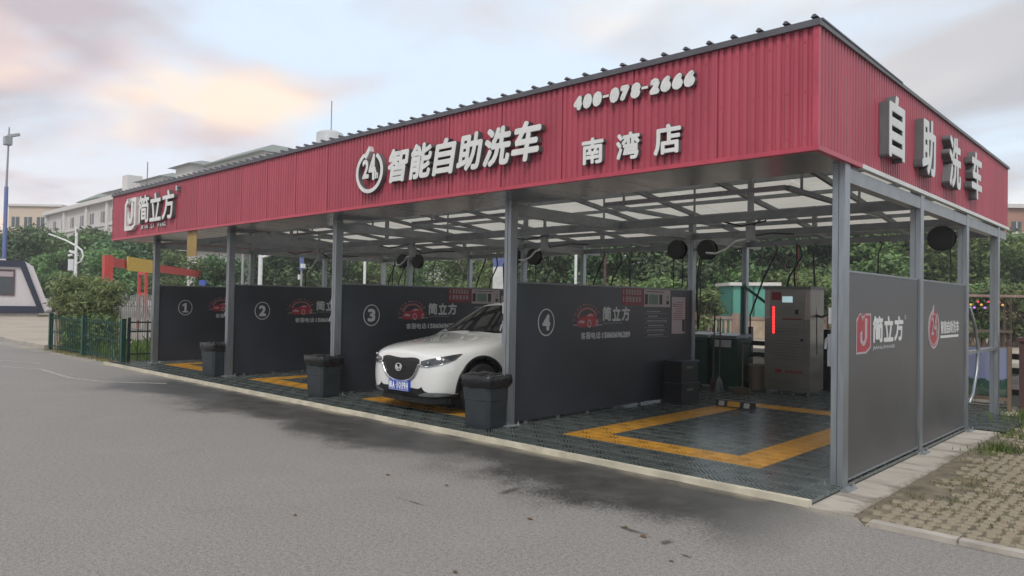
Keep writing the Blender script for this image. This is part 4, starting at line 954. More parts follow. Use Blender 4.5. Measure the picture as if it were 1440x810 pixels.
# ================================================================== WHITE CAR
def make_car(cx, cy, cz):
    t = thing('white_car', 'white compact crossover car parked nose out between walls three and four', 'car', (cx, cy, cz))
    # stations: y, then ten (x, z) points from bottom centre to top centre
    ST = [
     (0.030, [(0, .235), (.36, .235), (.44, .27), (.47, .42), (.47, .58), (.45, .71), (.40, .765), (.30, .788), (.15, .799), (0, .802)]),
     (0.075, [(0, .20), (.56, .205), (.63, .26), (.665, .44), (.66, .60), (.63, .73), (.55, .795), (.40, .826), (.20, .841), (0, .846)]),
     (0.190, [(0, .19), (.68, .195), (.755, .26), (.785, .45), (.775, .62), (.74, .765), (.64, .832), (.46, .868), (.23, .884), (0, .89)]),
     (0.400, [(0, .19), (.74, .195), (.835, .26), (.862, .46), (.855, .66), (.815, .815), (.70, .88), (.50, .911), (.25, .927), (0, .932)]),
     (0.650, [(0, .19), (.76, .195), (.872, .26), (.890, .48), (.888, .70), (.848, .845), (.735, .905), (.53, .93), (.26, .945), (0, .95)]),
     (1.000, [(0, .19), (.78, .195), (.880, .26), (.895, .50), (.893, .73), (.855, .885), (.76, .945), (.55, .972), (.27, .988), (0, .992)]),
     (1.270, [(0, .19), (.78, .195), (.880, .26), (.895, .50), (.893, .74), (.857, .915), (.80, .975), (.71, 1.005), (.36, 1.03), (0, 1.038)]),
     (1.340, [(0, .19), (.78, .195), (.880, .26), (.895, .50), (.893, .74), (.858, .925), (.815, .99), (.72, 1.035), (.37, 1.062), (0, 1.072)]),
     (2.040, [(0, .19), (.78, .195), (.878, .26), (.893, .50), (.892, .75), (.860, .95), (.735, 1.26), (.60, 1.430), (.32, 1.468), (0, 1.480)]),
     (2.140, [(0, .19), (.78, .195), (.878, .26), (.893, .50), (.892, .75), (.860, .95), (.730, 1.28), (.60, 1.462), (.32, 1.500), (0, 1.512)]),
     (2.600, [(0, .19), (.78, .195), (.878, .26), (.893, .50), (.892, .76), (.862, .96), (.715, 1.30), (.595, 1.485), (.32, 1.530), (0, 1.542)]),
     (3.200, [(0, .19), (.78, .195), (.878, .26), (.893, .50), (.893, .78), (.862, .985), (.705, 1.29), (.58, 1.460), (.31, 1.505), (0, 1.517)]),
     (3.700, [(0, .20), (.78, .205), (.878, .27), (.893, .50), (.892, .80), (.850, 1.00), (.69, 1.24), (.56, 1.395), (.30, 1.440), (0, 1.452)]),
     (3.900, [(0, .22), (.78, .225), (.870, .29), (.885, .50), (.885, .80), (.835, 1.00), (.67, 1.19), (.55, 1.345), (.29, 1.395), (0, 1.405)]),
     (4.180, [(0, .26), (.74, .265), (.83, .33), (.855, .50), (.850, .80), (.80, .94), (.70, 1.00), (.56, 1.04), (.29, 1.06), (0, 1.066)]),
     (4.330, [(0, .30), (.66, .305), (.74, .36), (.775, .50), (.765, .76), (.71, .86), (.62, .90), (.48, .925), (.25, .935), (0, .938)]),
     (4.390, [(0, .34), (.50, .345), (.58, .40), (.60, .52), (.60, .70), (.56, .76), (.48, .79), (.36, .80), (.18, .805), (0, .805)]),
    ]
    bm = bmesh.new(); rings = []
    for y, pr_ in ST:
        row = [bm.verts.new((x, y, z)) for x, z in pr_]
        mir = [row[0]]+[bm.verts.new((-x, y, z)) for x, z in pr_[1:-1]]+[row[-1]]
        rings.append((row, mir))
    PAINT, WIND, SIDE, REAR, CLAD = range(5)
    def face(vs, m):
        f = bm.faces.new(vs); f.material_index = m; f.smooth = True
    for i in range(len(ST)-1):
        for side in (0, 1):
            a, b = rings[i][side], rings[i+1][side]
            for k in range(9):
                m = PAINT
                if k <= 1: m = CLAD
                if i == 7 and k >= 7: m = WIND
                if 8 <= i <= 11 and k in (5, 6) and i != 8: m = SIDE
                if i == 7 and k == 5: m = SIDE
                if i == 13 and k >= 7: m = REAR
                q = [a[k], a[k+1], b[k+1], b[k]]
                face(q if side else q[::-1], m)
    for ri, fl in ((0, 0), (len(ST)-1, 1)):
        for side in (0, 1):
            p = rings[ri][side]
            for a, b, c, d in ((0, 1, 8, 9), (1, 2, 7, 8), (2, 3, 6, 7), (3, 4, 5, 6)):
                q = [p[a], p[b], p[c], p[d]]; face(q if (side ^ fl) else q[::-1], PAINT)
    bmesh.ops.recalc_face_normals(bm, faces=bm.faces)
    cl = bm.edges.layers.float.new('crease_edge')
    for i, (row, mir) in enumerate(rings):        # crease glass borders and the shoulder
        for p in (row, mir):
            for k in range(9):
                e = bm.edges.get((p[k], p[k+1]))
                if e and i in (7, 8) and k >= 7: e[cl] = .8
    me = bpy.data.meshes.new('car_ctl'); bm.to_mesh(me); bm.free()
    for m in ('car_white', 'car_glass', 'car_glass', 'car_glass', 'car_black'): me.materials.append(MATS[m])
    tmp = bpy.data.objects.new('tmp_car', me); COL.objects.link(tmp)
    sub = tmp.modifiers.new('s', 'SUBSURF'); sub.levels = sub.render_levels = 3
    cut = MB()
    for wy in (.76, 3.43):
        for s in (-1, 1): cut.lathe([(.388, .56), (.388, 1.1)] if s > 0 else [(.388, -1.1), (.388, -.56)], (0, wy, .345), 40, 'x')
    cm = cut.mesh('cut', 'car_black'); co = bpy.data.objects.new('tmp_cut', cm); COL.objects.link(co)
    bo = tmp.modifiers.new('b', 'BOOLEAN'); bo.operation = 'DIFFERENCE'; bo.object = co; bo.solver = 'EXACT'; bo.material_mode = 'TRANSFER'
    dg = bpy.context.evaluated_depsgraph_get(); full = bpy.data.meshes.new_from_object(tmp.evaluated_get(dg))
    bo.show_viewport = False; dg.update(); ev = tmp.evaluated_get(bpy.context.evaluated_depsgraph_get()); sm = bpy.data.meshes.new_from_object(ev)
    bvh = BVHTree.FromPolygons([v.co for v in sm.vertices], [tuple(p.vertices) for p in sm.polygons])
    bpy.data.objects.remove(tmp); bpy.data.objects.remove(co)
    mnames = [m.name for m in full.materials]
    groups = {}
    for p in full.polygons:
        mi = p.material_index; c = p.center
        key = {0: 'body', 1: 'windshield', 2: 'window_l' if c.x < 0 else 'window_r', 3: 'rear_window'}.get(mi, 'lower_cladding')
        groups.setdefault(key, []).append(tuple(p.vertices))
    for key, fs in groups.items():
        used = sorted({i for f in fs for i in f}); ix = {v: k for k, v in enumerate(used)}
        m2 = bpy.data.meshes.new(key); m2.from_pydata([full.vertices[i].co for i in used], [], [tuple(ix[i] for i in f) for f in fs])
        m2.materials.append(MATS['car_white' if key == 'body' else 'car_black' if key == 'lower_cladding' else 'car_glass'])
        smooth_by_angle(m2, .7)
        link({'window_l': 'side_window', 'window_r': 'side_window'}.get(key, key), m2, t)
    C0 = Vector((0, 1.0, 0))
    def hit(phi, z, off=.006):
        a = R(phi); d = Vector((math.sin(a), -math.cos(a), 0)); o = C0+d*3+Vector((0, 0, z)); h = bvh.ray_cast(o, -d)
        if h[0] is None: return o-d*2.2
        n = h[1]; n = n if n.dot(d) > 0 else -n
        return h[0]+n*off
    def patch(name, rows, m, off=.006, nz=6, parent=t, sm_=True, mirror=False):
        """rows: (phi, zlow, zhigh); builds one patch lying on the body"""
        vs = []
        for phi, a, b in rows:
            for k in range(nz+1): vs.append(hit(phi, a+(b-a)*k/nz, off))
        n = nz+1; mb = MB(); mb.add(vs, [(i*n+k, (i+1)*n+k, (i+1)*n+k+1, i*n+k+1) for i in range(len(rows)-1) for k in range(nz)])
        me = mb.mesh(name, m, smooth=True); return link(name, me, parent)
    def interp(tab, n):
        out = []
        for i in range(n+1):
            x = tab[0][0]+(tab[-1][0]-tab[0][0])*i/n
            for a, b in zip(tab[:-1], tab[1:]):
                if a[0] <= x <= b[0]+1e-9:
                    f = (x-a[0])/(b[0]-a[0]); out.append((x,)+tuple(a[k]+(b[k]-a[k])*f for k in range(1, len(a)))); break
        return out
    gl = [(-31, .665, .725), (-28, .58, .74), (-24, .505, .748), (-18, .452, .747), (-9, .425, .737), (0, .418, .732), (9, .425, .737), (18, .452, .747), (24, .505, .748), (28, .58, .74), (31, .665, .725)]
    gl = [(p_*.73, a_, b_) for p_, a_, b_ in gl]
    g = patch('grille', interp(gl, 44), 'car_black', .004, 10)
    # mesh dots of the grille as a raised diamond lattice
    mb = MB()
    for i in range(-13, 14):
        for j in range(9):
            ph = i*1.57+(j % 2)*.78; z = .445+j*.030
            lo = [r_ for r_ in interp(gl, 124) if abs(r_[0]-ph) < .4]
            if not lo or z < lo[0][1]+.012 or z > lo[0][2]-.012: continue
            p = hit(ph, z, .0105); mb.add([p+Vector((dx, -.0, dz)) for dx, dz in ((-.012, 0), (0, -.007), (.012, 0), (0, .007))], [(0, 1, 2, 3)])
    mb.build('lattice', 'silver_trim', None); lat = [o for o in COL.objects if o.name.startswith('lattice')][-1]; lat.parent = g; lat.data.materials[0] = MATS['rubber']
    low = [(ph, a) for ph, a, b in interp(gl, 44)]
    wing = [hit(32, .640, .012), hit(27, .642, .014)]+[hit(ph, z-.004, .014) for ph, z in low[::-1]]+[hit(-27, .642, .014), hit(-32, .640, .012)]
    n_ = len(wing); MB().tube(wing, [.006]*2+[.013+.004*abs(2*i/(n_-5)-1) for i in range(n_-4)]+[.006]*2, 8).build('chrome_wing', 'chrome', None, smooth=True)
    cw = [o for o in COL.objects if o.name.startswith('chrome_wing')][-1]; cw.parent = t
    for s in (-1, 1):
        hl = [(32, .690, .742), (36, .672, .762), (42, .680, .786), (48, .702, .806), (54, .735, .824), (59, .772, .838), (63, .812, .846), (65.5, .838, .846)]
        hl = [(24+(p_-32)*.925, a_-.036, b_-.036) for p_, a_, b_ in hl]
        rows_ = interp(hl, 22); rows_ = [(s*p, a, b) for p, a, b in rows_]
        hlp = patch('headlight', rows_, 'car_lamp', .005, 5)
        pr_ = hit(s*40.7, .726, .012); MB().lathe([(.0, -.006), (.030, -.004), (.034, .004), (.024, .008)], pr_, 16, 'y').build('projector', 'chrome', None, smooth=True)
        o = [o for o in COL.objects if o.name.startswith('projector')][-1]; o.parent = hlp
        pr_ = hit(s*30.5, .686, .012); MB().lathe([(.0, -.006), (.022, -.004), (.026, .004), (.018, .008)], pr_, 16, 'y').build('projector', 'silver_trim', None, smooth=True)
        o = [o for o in COL.objects if o.name.startswith('projector')][-1]; o.parent = hlp
        drl = [hit(s*p, a+.004, .010) for p, a, b in interp(hl, 22)[:20]]; MB().tube(drl, .0055, 6).build('light_guide', 'chrome', None, smooth=True)
        o = [o for o in COL.objects if o.name.startswith('light_guide')][-1]; o.parent = hlp
        # outer silver trim of the lower bumper
        patch('bumper_trim', [(s*p, a, b) for p, a, b in interp([(22, .238, .262), (29, .243, .30), (38, .25, .305), (45, .262, .300), (48, .275, .285)], 12)], 'silver_trim', .010, 3)
        # mirror
        mx = s*.925; MB().lathe([(.02, -.075), (.065, -.06), (.08, 0), (.07, .05), (.05, .062)], (mx, 1.80, 1.03), 14, 'y').build('mirror', 'car_white', None, smooth=True)
        o = [o for o in COL.objects if o.name.startswith('mirror')][-1]; o.parent = t
        o2 = MB().box(min(s*.86, s*.95), max(s*.86, s*.95), 1.78, 1.84, .955, .985).build('mirror_arm', 'car_black', None); o2.parent = o
        # wheels
        for wy in (.76, 3.43):
            wl = MB().lathe([(.205, -.10), (.30, -.108), (.332, -.085), (.336, 0), (.332, .085), (.30, .108), (.205, .10)], (s*.785, wy, .336), 36, 'x').build('wheel', 'tyre', None, smooth=True); wl.parent = t
            rm = MB().lathe([(.0, .06*s), (.05, .072*s), (.06, .06*s), (.205, .04*s), (.215, .095*s), (.205, .10*s)], (s*.785, wy, .336), 30, 'x').build('rim', 'silver_trim', None, smooth=.6); rm.parent = wl
            sp_ = MB()
            for q in range(10): a = q*math.pi/5+(.12 if q % 2 else -.12); sp_.beam((s*.86, wy+.05*math.cos(a), .336+.05*math.sin(a)), (s*.875, wy+.20*math.cos(a), .336+.20*math.sin(a)), .028, .02)
            q_ = sp_.build('spokes', 'silver_trim', None); q_.parent = wl
            ac = MB(); n = 28; vs = []
            for k in range(n+1):
                a = math.pi*(-.04+1.08*k/n)
                for r_, xo in ((.382, .0), (.388, .012), (.436, .010), (.442, -.004)):
                    yy, zz = wy+r_*math.cos(a), .345+r_*math.sin(a); h = bvh.ray_cast(Vector((s*2, yy, max(zz, .22))), Vector((-s, 0, 0)))
                    xb = abs(h[0].x) if h[0] else .88; vs.append((s*(xb+xo), yy, zz))
            ac.add(vs, [(i*4+k, i*4+k+1, i*4+4+k+1, i*4+4+k) for i in range(n) for k in range(3)]); q_ = ac.build('arch_cladding', 'car_black', None, smooth=True); q_.parent = t
    o = MB().box(-.74, .74, .30, 4.15, .150, .215).build('underbody', 'car_black', None); o.parent = t
    o = MB().add([(x, y, z) for x, y in ((-.66, .30), (-.5, .115), (0, .075), (.5, .115), (.66, .30)) for z in (.135, .25)], [(0, 2, 3, 1), (2, 4, 5, 3), (4, 6, 7, 5), (6, 8, 9, 7)]).build('air_dam', 'car_black', None); o.parent = t
    # lower intake, plate, badge, wipers
    patch('lower_intake', interp([(-34, .262, .275), (-29, .245, .31), (-21, .235, .335), (0, .232, .345), (21, .235, .335), (29, .245, .31), (34, .262, .275)], 30), 'car_black', .006, 4)
    y0 = hit(0, .36, .0).y-.03
    pl = MB().box(-.22, .22, y0-.006, y0+.03, .285, .425).build('licence_plate', 'plate_blue', None); pl.parent = t
    mb = MB(); P = ((0, y0-.006, 0), (1, 0, 0), (0, 0, 1), (0, -1, 0))
    for ch, u0, u1 in (('闽', -.205, -.145), ('A', -.135, -.08), ('1', -.035, -.015), ('Q', .005, .055), ('1', .075, .095), ('9', .11, .155), ('H', .165, .207)): add_glyph(mb, ch, (u0, .305, u1, .405), *P, .002, bold=.004)
    add_ring(mb, -.058, .355, .006, .006, .0055, *P, .002, seg=8)
    mb.plate(*P, [(-.214, .291), (.214, .291), (.214, .294), (-.214, .294)], .0015); mb.plate(*P, [(-.214, .416), (.214, .416), (.214, .419), (-.214, .419)], .0015)
    o = mb.build('plate_lettering', 'plate_white', None); o.parent = pl
    yb = hit(0, .60, .0).y-.03; P = ((0, yb, 0), (1, 0, 0), (0, 0, 1), (0, -1, 0))
    mb = add_ring(MB(), 0, .605, .068, .055, .012, *P, .014, seg=36)
    for s in (-1, 1):
        mb.plate(*P, [(s*.056, .622), (s*.044, .632), (s*.012, .596), (0, .588), (0, .574), (s*.020, .584), (s*.040, .606)][::s], .016)
        mb.plate(*P, [(s*.056, .620), (s*.04, .607), (s*.03, .585), (s*.048, .59), (s*.058, .605)][::s], .013)
    o = mb.build('badge', 'badge_silver', None); o.parent = t
    for (xa, ya, za), (xb, yb_, zb_) in (((-.62, 1.33, 1.045), (.02, 1.375, 1.10)), ((-.02, 1.33, 1.075), (.60, 1.40, 1.095))):
        o = MB().tube([(xa, ya, za), (xb, yb_, zb_)], .008, 6).build('wiper', 'car_black', None); o.parent = t
    bpy.data.meshes.remove(full); bpy.data.meshes.remove(sm)
make_car(-5.81, -.23, .044)

# ================================================================== LEFT SIDE: FENCES, SHRUB, LAMPS
def bar_fence(name, label, pts, h, pitch, r_, m, postw, rails, lean=0.0, postn=None):
    t = thing(name, label, 'fence', (pts[0][0], pts[0][1], 0)); o = origin(t); bars = 0
    for a, b in zip(pts[:-1], pts[1:]):
        a = Vector((*a, 0)); b = Vector((*b, 0)); d = (b-a); L_ = d.length; d.normalize()
        for p in (a,)+((b,) if b.xy == Vector(pts[-1]) else ()): MB().box(p.x-postw, p.x+postw, p.y-postw, p.y+postw, -.01, h+.06).build('post', m, t)
        for z in rails: MB().beam(a+d*postw+Vector((0, 0, z)), b-d*postw+Vector((0, 0, z)), .025, .035).build('rail', m, t)
        n = int(L_/pitch)
        for k in range(1, n): p = a+d*(k*L_/n); MB().tube([(p.x, p.y-.02, .05), (p.x, p.y-.02+lean, h)], r_, 5).build('bar', m, t)
    return t
bar_fence('green_fence', 'dark green bar fence panels around the shrub beside the road', [(-21.6, -.32), (-18.6, -.36), (-15.78, -.38)], .98, .15, .010, 'fence_green', .05, (.12, .52, .90))
bar_fence('black_fence', 'black bar fence joining the green fence to the shelter post', [(-15.78, -.26), (-15.62, 1.4)], 1.0, .19, .014, 'fence_black', .03, (.22, .74, .95))
t = thing('fence_cap', 'pale stone block beside the green fence end', 'block', (-22.3, .2, 0)); MB().box(-22.5, -22.05, .0, .45, -.01, .95).build('block_body', 'stone_tan', t); MB().box(-22.55, -22.0, -.05, .5, .951, 1.03).build('cap', 'curb_stone', t)

def tree_crown(seed, H, rad, trunk_h, n_lobes, n_leaf, size, m, spread=1.0, aspect=.5):
    rng = np.random.default_rng(seed); lobes = []
    for i in range(n_lobes):
        a = rng.random()*6.283; rr = rad*spread*np.sqrt(rng.random())*.72; z = trunk_h+(H-trunk_h)*(.14+.70*rng.random()); k = 1-.45*abs((z-trunk_h)/(H-trunk_h)-.42)*2*.8
        s = rad*(.26+.24*rng.random())
        lobes.append((rr*k*np.cos(a), rr*k*np.sin(a), z, s, s*.72))
    lobes = np.array(lobes); pk = rng.integers(0, n_lobes, n_leaf); L_ = lobes[pk]
    d = rng.normal(size=(n_leaf, 3)); d /= np.linalg.norm(d, axis=1)[:, None]; r_ = rng.random(n_leaf)**.45*(.85+.3*rng.random(n_leaf))
    c = L_[:, :3]+d*np.stack([L_[:, 3], L_[:, 3], L_[:, 4]], 1)*r_[:, None]
    nr = d+rng.normal(size=(n_leaf, 3))*.75+np.array([0, 0, .45]); nr /= np.linalg.norm(nr, axis=1)[:, None]
    u = np.cross(nr, rng.normal(size=(n_leaf, 3))); u /= np.linalg.norm(u, axis=1)[:, None]; v = np.cross(nr, u)
    s = size*(.6+.8*rng.random(n_leaf))[:, None]; V = np.stack([c-u*s, c-v*s*aspect-nr*s*.12, c+u*s, c+v*s*aspect-nr*s*.12], 1).reshape(-1, 3)
    V[:, 2] = np.maximum(V[:, 2], .05)
    me = bpy.data.meshes.new('crown'); me.from_pydata(V.tolist(), [], np.arange(n_leaf*4).reshape(-1, 4).tolist()); me.materials.append(MATS[m]); me.update()
    mb = MB(); rnd = random.Random(seed); mb.tube([(0, 0, -.05), (.03, .02, trunk_h*.5), (.0, .05, trunk_h), (.05, .0, trunk_h+(H-trunk_h)*.6)], [rad*.075, rad*.06, rad*.05, rad*.015], 8)
    for l in lobes[:6]: mb.tube([(0, .03, trunk_h*.9), (l[0]*.5, l[1]*.5, (trunk_h+l[2])/2+.1), (l[0], l[1], l[2])], [rad*.03, rad*.02, rad*.008], 6)
    return me, mb.mesh('trunk', 'bark', smooth=True)
KIND = {
 'a': tree_crown(11, 7.0, 3.2, 1.3, 26, 5200, .17, 'leaf_dark'), 'b': tree_crown(12, 6.6, 2.9, 1.0, 24, 4800, .16, 'leaf_mid'),
 'c': tree_crown(13, 8.5, 3.3, 1.6, 28, 5600, .18, 'leaf_dark'), 'd': tree_crown(14, 3.2, 1.7, .25, 16, 3000, .11, 'leaf_light'),
 'e': tree_crown(15, 7.4, 2.6, 1.5, 22, 4200, .15, 'leaf_mid')}
def tree(k, x, D, top, label, group, dark=None, y_ref=None, name='tree'):
    me, tr = KIND[k]; H = {'a': 7.0, 'b': 6.6, 'c': 8.5, 'd': 3.2, 'e': 7.4}[k]; p = far(x, D)
    d = ray(x, 425); hz = 413.5+x*24/1440; want = CAM.z+(hz-top)*D/F_PX; s = want/(H*.93)
    zone = [z_ for lim, z_ in ((62, 'rising behind the white booth'), (125, 'behind the curved street lamp'), (222, 'behind the red gantry'), (330, 'above wall number one'), (470, 'above wall number two'), (722, 'above wall number three'), (975, 'above wall number four'), (1182, 'behind the stainless cabinet'), (1300, 'behind the outer wall panel with the J emblem'), (9999, 'behind the outer wall panel with the clock emblem')) if x < lim][0]
    look = {'a': 'broad dark green tree', 'b': 'rounded mid green tree', 'c': 'tall dark green tree', 'd': 'low light green shrub', 'e': 'narrow mid green tree'}[k]
    label = look+' '+zone; group = look+' '+zone
    t = thing(name, label, 'tree' if name == 'tree' else 'shrub', (p.x, p.y, -.02), group)
    link('crown', me, t); link('trunk', tr, t); t.rotation_euler.z = random.random()*6.28; t.scale = (s*random.uniform(.95, 1.2), s*random.uniform(.95, 1.2), s)
    return t
random.seed(21)
GL = 'leafy green tree in the wood beyond the plaza left of the shelter'
for x, D, top, k in ((-70, 60, 315, 'a'), (-25, 68, 318, 'c'), (18, 62, 322, 'a'), (58, 70, 318, 'c'), (95, 64, 325, 'b'), (132, 70, 318, 'a'), (168, 60, 328, 'c'), (205, 66, 322, 'a'), (245, 62, 325, 'b'), (285, 70, 318, 'c'), (292, 46, 364, 'b'), (318, 45, 358, 'a'), (75, 56, 352, 'e'), (150, 54, 350, 'b'), (235, 54, 356, 'e')): tree(k, x, D, top, GL, 'wood left of the shelter')
GM = 'dense green tree in the row seen through the open back of the shelter'
for x, D, top, k in ((325, 60, 318, 'a'), (368, 55, 330, 'c'), (410, 62, 312, 'b'), (448, 54, 326, 'a'), (490, 60, 318, 'c'), (530, 56, 330, 'e'), (568, 64, 342, 'b'), (660, 58, 338, 'b'), (700, 52, 322, 'e'), (740, 56, 318, 'a'), (775, 46, 318, 'c'), (815, 52, 318, 'a'), (850, 44, 320, 'c'), (888, 48, 312, 'b'), (925, 42, 315, 'a'), (965, 46, 305, 'e'), (1005, 44, 300, 'b'), (1045, 48, 295, 'a'), (1090, 44, 298, 'c'), (1130, 48, 292, 'b'), (1165, 44, 300, 'a'), (1205, 46, 300, 'b'), (1245, 42, 305, 'e'), (1290, 46, 310, 'a'), (1330, 42, 312, 'b'), (1370, 46, 320, 'e'), (1405, 42, 326, 'b'), (1440, 46, 322, 'a'), (1480, 42, 326, 'b'), (1530, 46, 320, 'a'), (1270, 60, 320, 'c'), (1350, 60, 325, 'c'), (1420, 58, 335, 'c'), (1600, 46, 322, 'c'), (1680, 42, 320, 'b'), (1770, 44, 318, 'a'), (1870, 40, 322, 'e'), (1990, 42, 318, 'b'), (2130, 38, 320, 'a')): tree(k, x, D, top, GM, 'tree row behind the shelter')
GS = 'low light green shrub at the foot of the trees behind the cabinet'
for x, D, top in ((985, 36, 408), (1008, 44, 398), (1060, 46, 390), (1112, 42, 380), (1150, 36, 388), (1190, 34, 392), (1235, 33, 396), (1285, 34, 398), (1330, 32, 402), (1380, 33, 400), (1425, 32, 402), (1470, 33, 400), (880, 40, 395), (930, 38, 392), (820, 42, 400), (560, 48, 398), (620, 50, 402), (680, 46, 398)): tree('d', x, D, top, GS if x > 975 else 'low light green shrub among the trees behind the numbered walls', 'shrubs behind the cabinet' if x > 975 else 'shrubs behind the walls', name='shrub')

# feathery shrub behind the green fence
me, tr = tree_crown(31, 2.3, 1.0, .1, 54, 9500, .085, 'leaf_frond', spread=1.25, aspect=.24)
t = thing('feathery_shrub', 'bushy light green shrub growing behind the green fence', 'shrub', (-21.2, .55, 0)); link('foliage', me, t); link('stem', tr, t)
me2, tr2 = tree_crown(33, 1.1, .8, .1, 14, 1800, .07, 'leaf_mid')
t = thing('low_shrub', 'low dark green shrub at the corner of the green fence', 'shrub', (-20.0, .30, 0)); link('foliage', me2, t); link('stem', tr2, t)

# slatted old fence and red gantry
pA, pB = far(158, 26), far(216, 25)
t = thing('slat_fence', 'weathered grey slat fence below the red gantry', 'fence', pA); d = (pB-pA); n = 20
for k in range(n): p = pA+d*(k/n); h = 1.5+random.uniform(-.1, .18); MB().box(p.x-.035, p.x+.035, p.y-.012, p.y+.012, -.01, h).build('slat', 'slat_grey', t)
for z in (.4, 1.2): MB().beam(pA+Vector((0, .03, z)), pB+Vector((0, .03, z)), .03, .06).build('rail', 'slat_grey', t)
Rt = cR0
g0, g1 = far(150, 30), far(284, 45); zg = 3.2
t = thing('red_gantry', 'red steel gantry with a yellow sign board on its beam', 'gantry', g0)
MB().box(g0.x-.16, g0.x+.16, g0.y-.16, g0.y+.16, -.01, zg).build('post', 'gantry_red', t); dv = (g1-g0).normalized()
MB().beam(g0+dv*.18+Vector((0, 0, zg-.26)), g1+Vector((0, 0, zg-.26)), .22, .36).build('beam', 'gantry_red', t); MB().box(g1.x-.2, g1.x+.2, g1.y-.2, g1.y+.2, -.01, zg-.52).build('post', 'gantry_red', t)
ys = far(173, 32); ye = far(208, 35); MB().beam(ys-cF*.3+Rt*.30+Vector((0, 0, zg-.24)), ye-cF*.3+Rt*.30+Vector((0, 0, zg-.24)), .05, .60).build('sign_board', 'sign_yellow', t)
t = thing('red_trestle', 'small red steel trestle standing under the gantry beam', 'trestle', far(200, 36)); p = far(200, 36)
for dx in (-.45, .45): MB().box(p.x+dx-.06, p.x+dx+.06, p.y-.06, p.y+.06, -.01, 3.0).build('leg', 'gantry_red', t)
MB().box(p.x-.5, p.x+.5, p.y-.07, p.y+.07, 2.6, 2.75).box(p.x-.39, p.x+.39, p.y-.05, p.y+.05, 1.6, 1.72).build('crossbar', 'gantry_red', t)

# street lamp with curved arm, tall camera mast, poles
def pole(name, label, x, D, ztop, r0, r1, m, cat='pole'):
    p = far(x, D); t = thing(name, label, cat, (p.x, p.y, -.02)); MB().tube([(p.x, p.y, -.02), (p.x, p.y, ztop)], [r0, r1], 10).build('shaft', m, t); return t, p
Rt = cR0
t, p = pole('street_lamp', 'white street lamp with one long curved arm and cameras', 105, 40, zpix(106, 327, 40), .10, .07, 'white_pole', 'street lamp'); zt = zpix(106, 327, 40)
pt = lambda dx, z: p+Rt*dx+Vector((0, 0, z))
MB().tube([pt(-1.35, zt-.15), pt(-.6, zt-.42), pt(0, zt-.72), pt(.30, zt-.95), pt(.40, zt-1.25), pt(.28, zt-1.55), pt(.02, zt-1.72)], [.03, .045, .055, .05, .045, .04, .04], 8).build('arm', 'white_pole', t, smooth=True)
MB().beam(pt(-1.5, zt-.10), pt(-1.05, zt-.24), .16, .06).build('lamp_head', 'white_pole', t); MB().tube([pt(-.05, zt-.2), pt(-.05, zt+.35)], .04, 8).build('finial', 'white_pole', t)
MB().beam(pt(-.35, zt-1.0), pt(-.05, zt-1.1), .12, .12).beam(pt(-.42, zt-1.25), pt(-.2, zt-1.2), .1, .1).build('camera_unit', 'white_pole', t); MB().box(p.x-.28, p.x-.02, p.y-.3, p.y-.1, zt-2.1, zt-1.45).build('control_box', 'white_pole', t)
D_ = 58; zt = zpix(9, 178, D_); zm = zpix(5, 262, D_); t, p = pole('camera_mast', 'tall tapering mast with blue lower half and camera on top', 4, D_, zm, .17, .14, 'blue_pole', 'mast')
MB().tube([(p.x, p.y, zm), (p.x+.1, p.y+.05, zt)], [.09, .05], 8).build('upper_shaft', 'grey_pole', t); MB().box(p.x-.35, p.x+.35, p.y-.25, p.y+.25, zt-1.4, zt-.75).beam((p.x, p.y, zt-.7), p+Rt*.9+Vector((0, 0, zt-.55)), .2, .2).build('camera_unit', 'grey_pole', t)
D_ = 38; t, p = pole('camera_pole', 'white pole with short camera arm seen above wall two', 365, D_, zpix(365, 357, D_), .11, .11, 'white_pole'); zt = zpix(365, 358, D_)
pt = lambda dx, z: p+Rt*dx+Vector((0, 0, z)); MB().tube([pt(0, zt-.15), pt(.9, zt+.12)], .06, 8).build('arm', 'white_pole', t)
for dx in (.25, .55, .85): MB().beam(pt(dx, zt+.15), pt(dx+.02, zt+.32), .12, .14).build('camera_unit', 'white_pole', t)
D_ = 40; t, p = pole('banner_pole', 'grey and blue pole with small cameras seen above wall two', 423, D_, zpix(425, 340, D_), .05, .05, 'grey_pole'); MB().box(p.x-.08, p.x+.08, p.y-.08, p.y+.08, zpix(425, 380, D_), zpix(425, 352, D_)).build('blue_sleeve', 'blue_pole', t); MB().box(p.x-.2, p.x-.06, p.y-.1, p.y+.1, zpix(425, 393, D_), zpix(425, 386, D_)).box(p.x+.06, p.x+.22, p.y-.1, p.y+.1, zpix(425, 377, D_), zpix(425, 371, D_)).build('camera_unit', 'white_pole', t)
pole('thin_pole', 'thin pale pole standing above wall two near the first bay', 340, 36, 5.5, .06, .06, 'grey_pole')
pole('white_pole', 'white pole rising above wall number three', 512, 30, 5.2, .055, .055, 'white_pole')
pole('white_pole', 'white slim pole rising above wall number four', 809, 26, 5.2, .05, .05, 'white_pole')
pole('dark_pole', 'dark slim pole rising above wall number four', 850, 26, 5.2, .05, .05, 'brown_pillar')
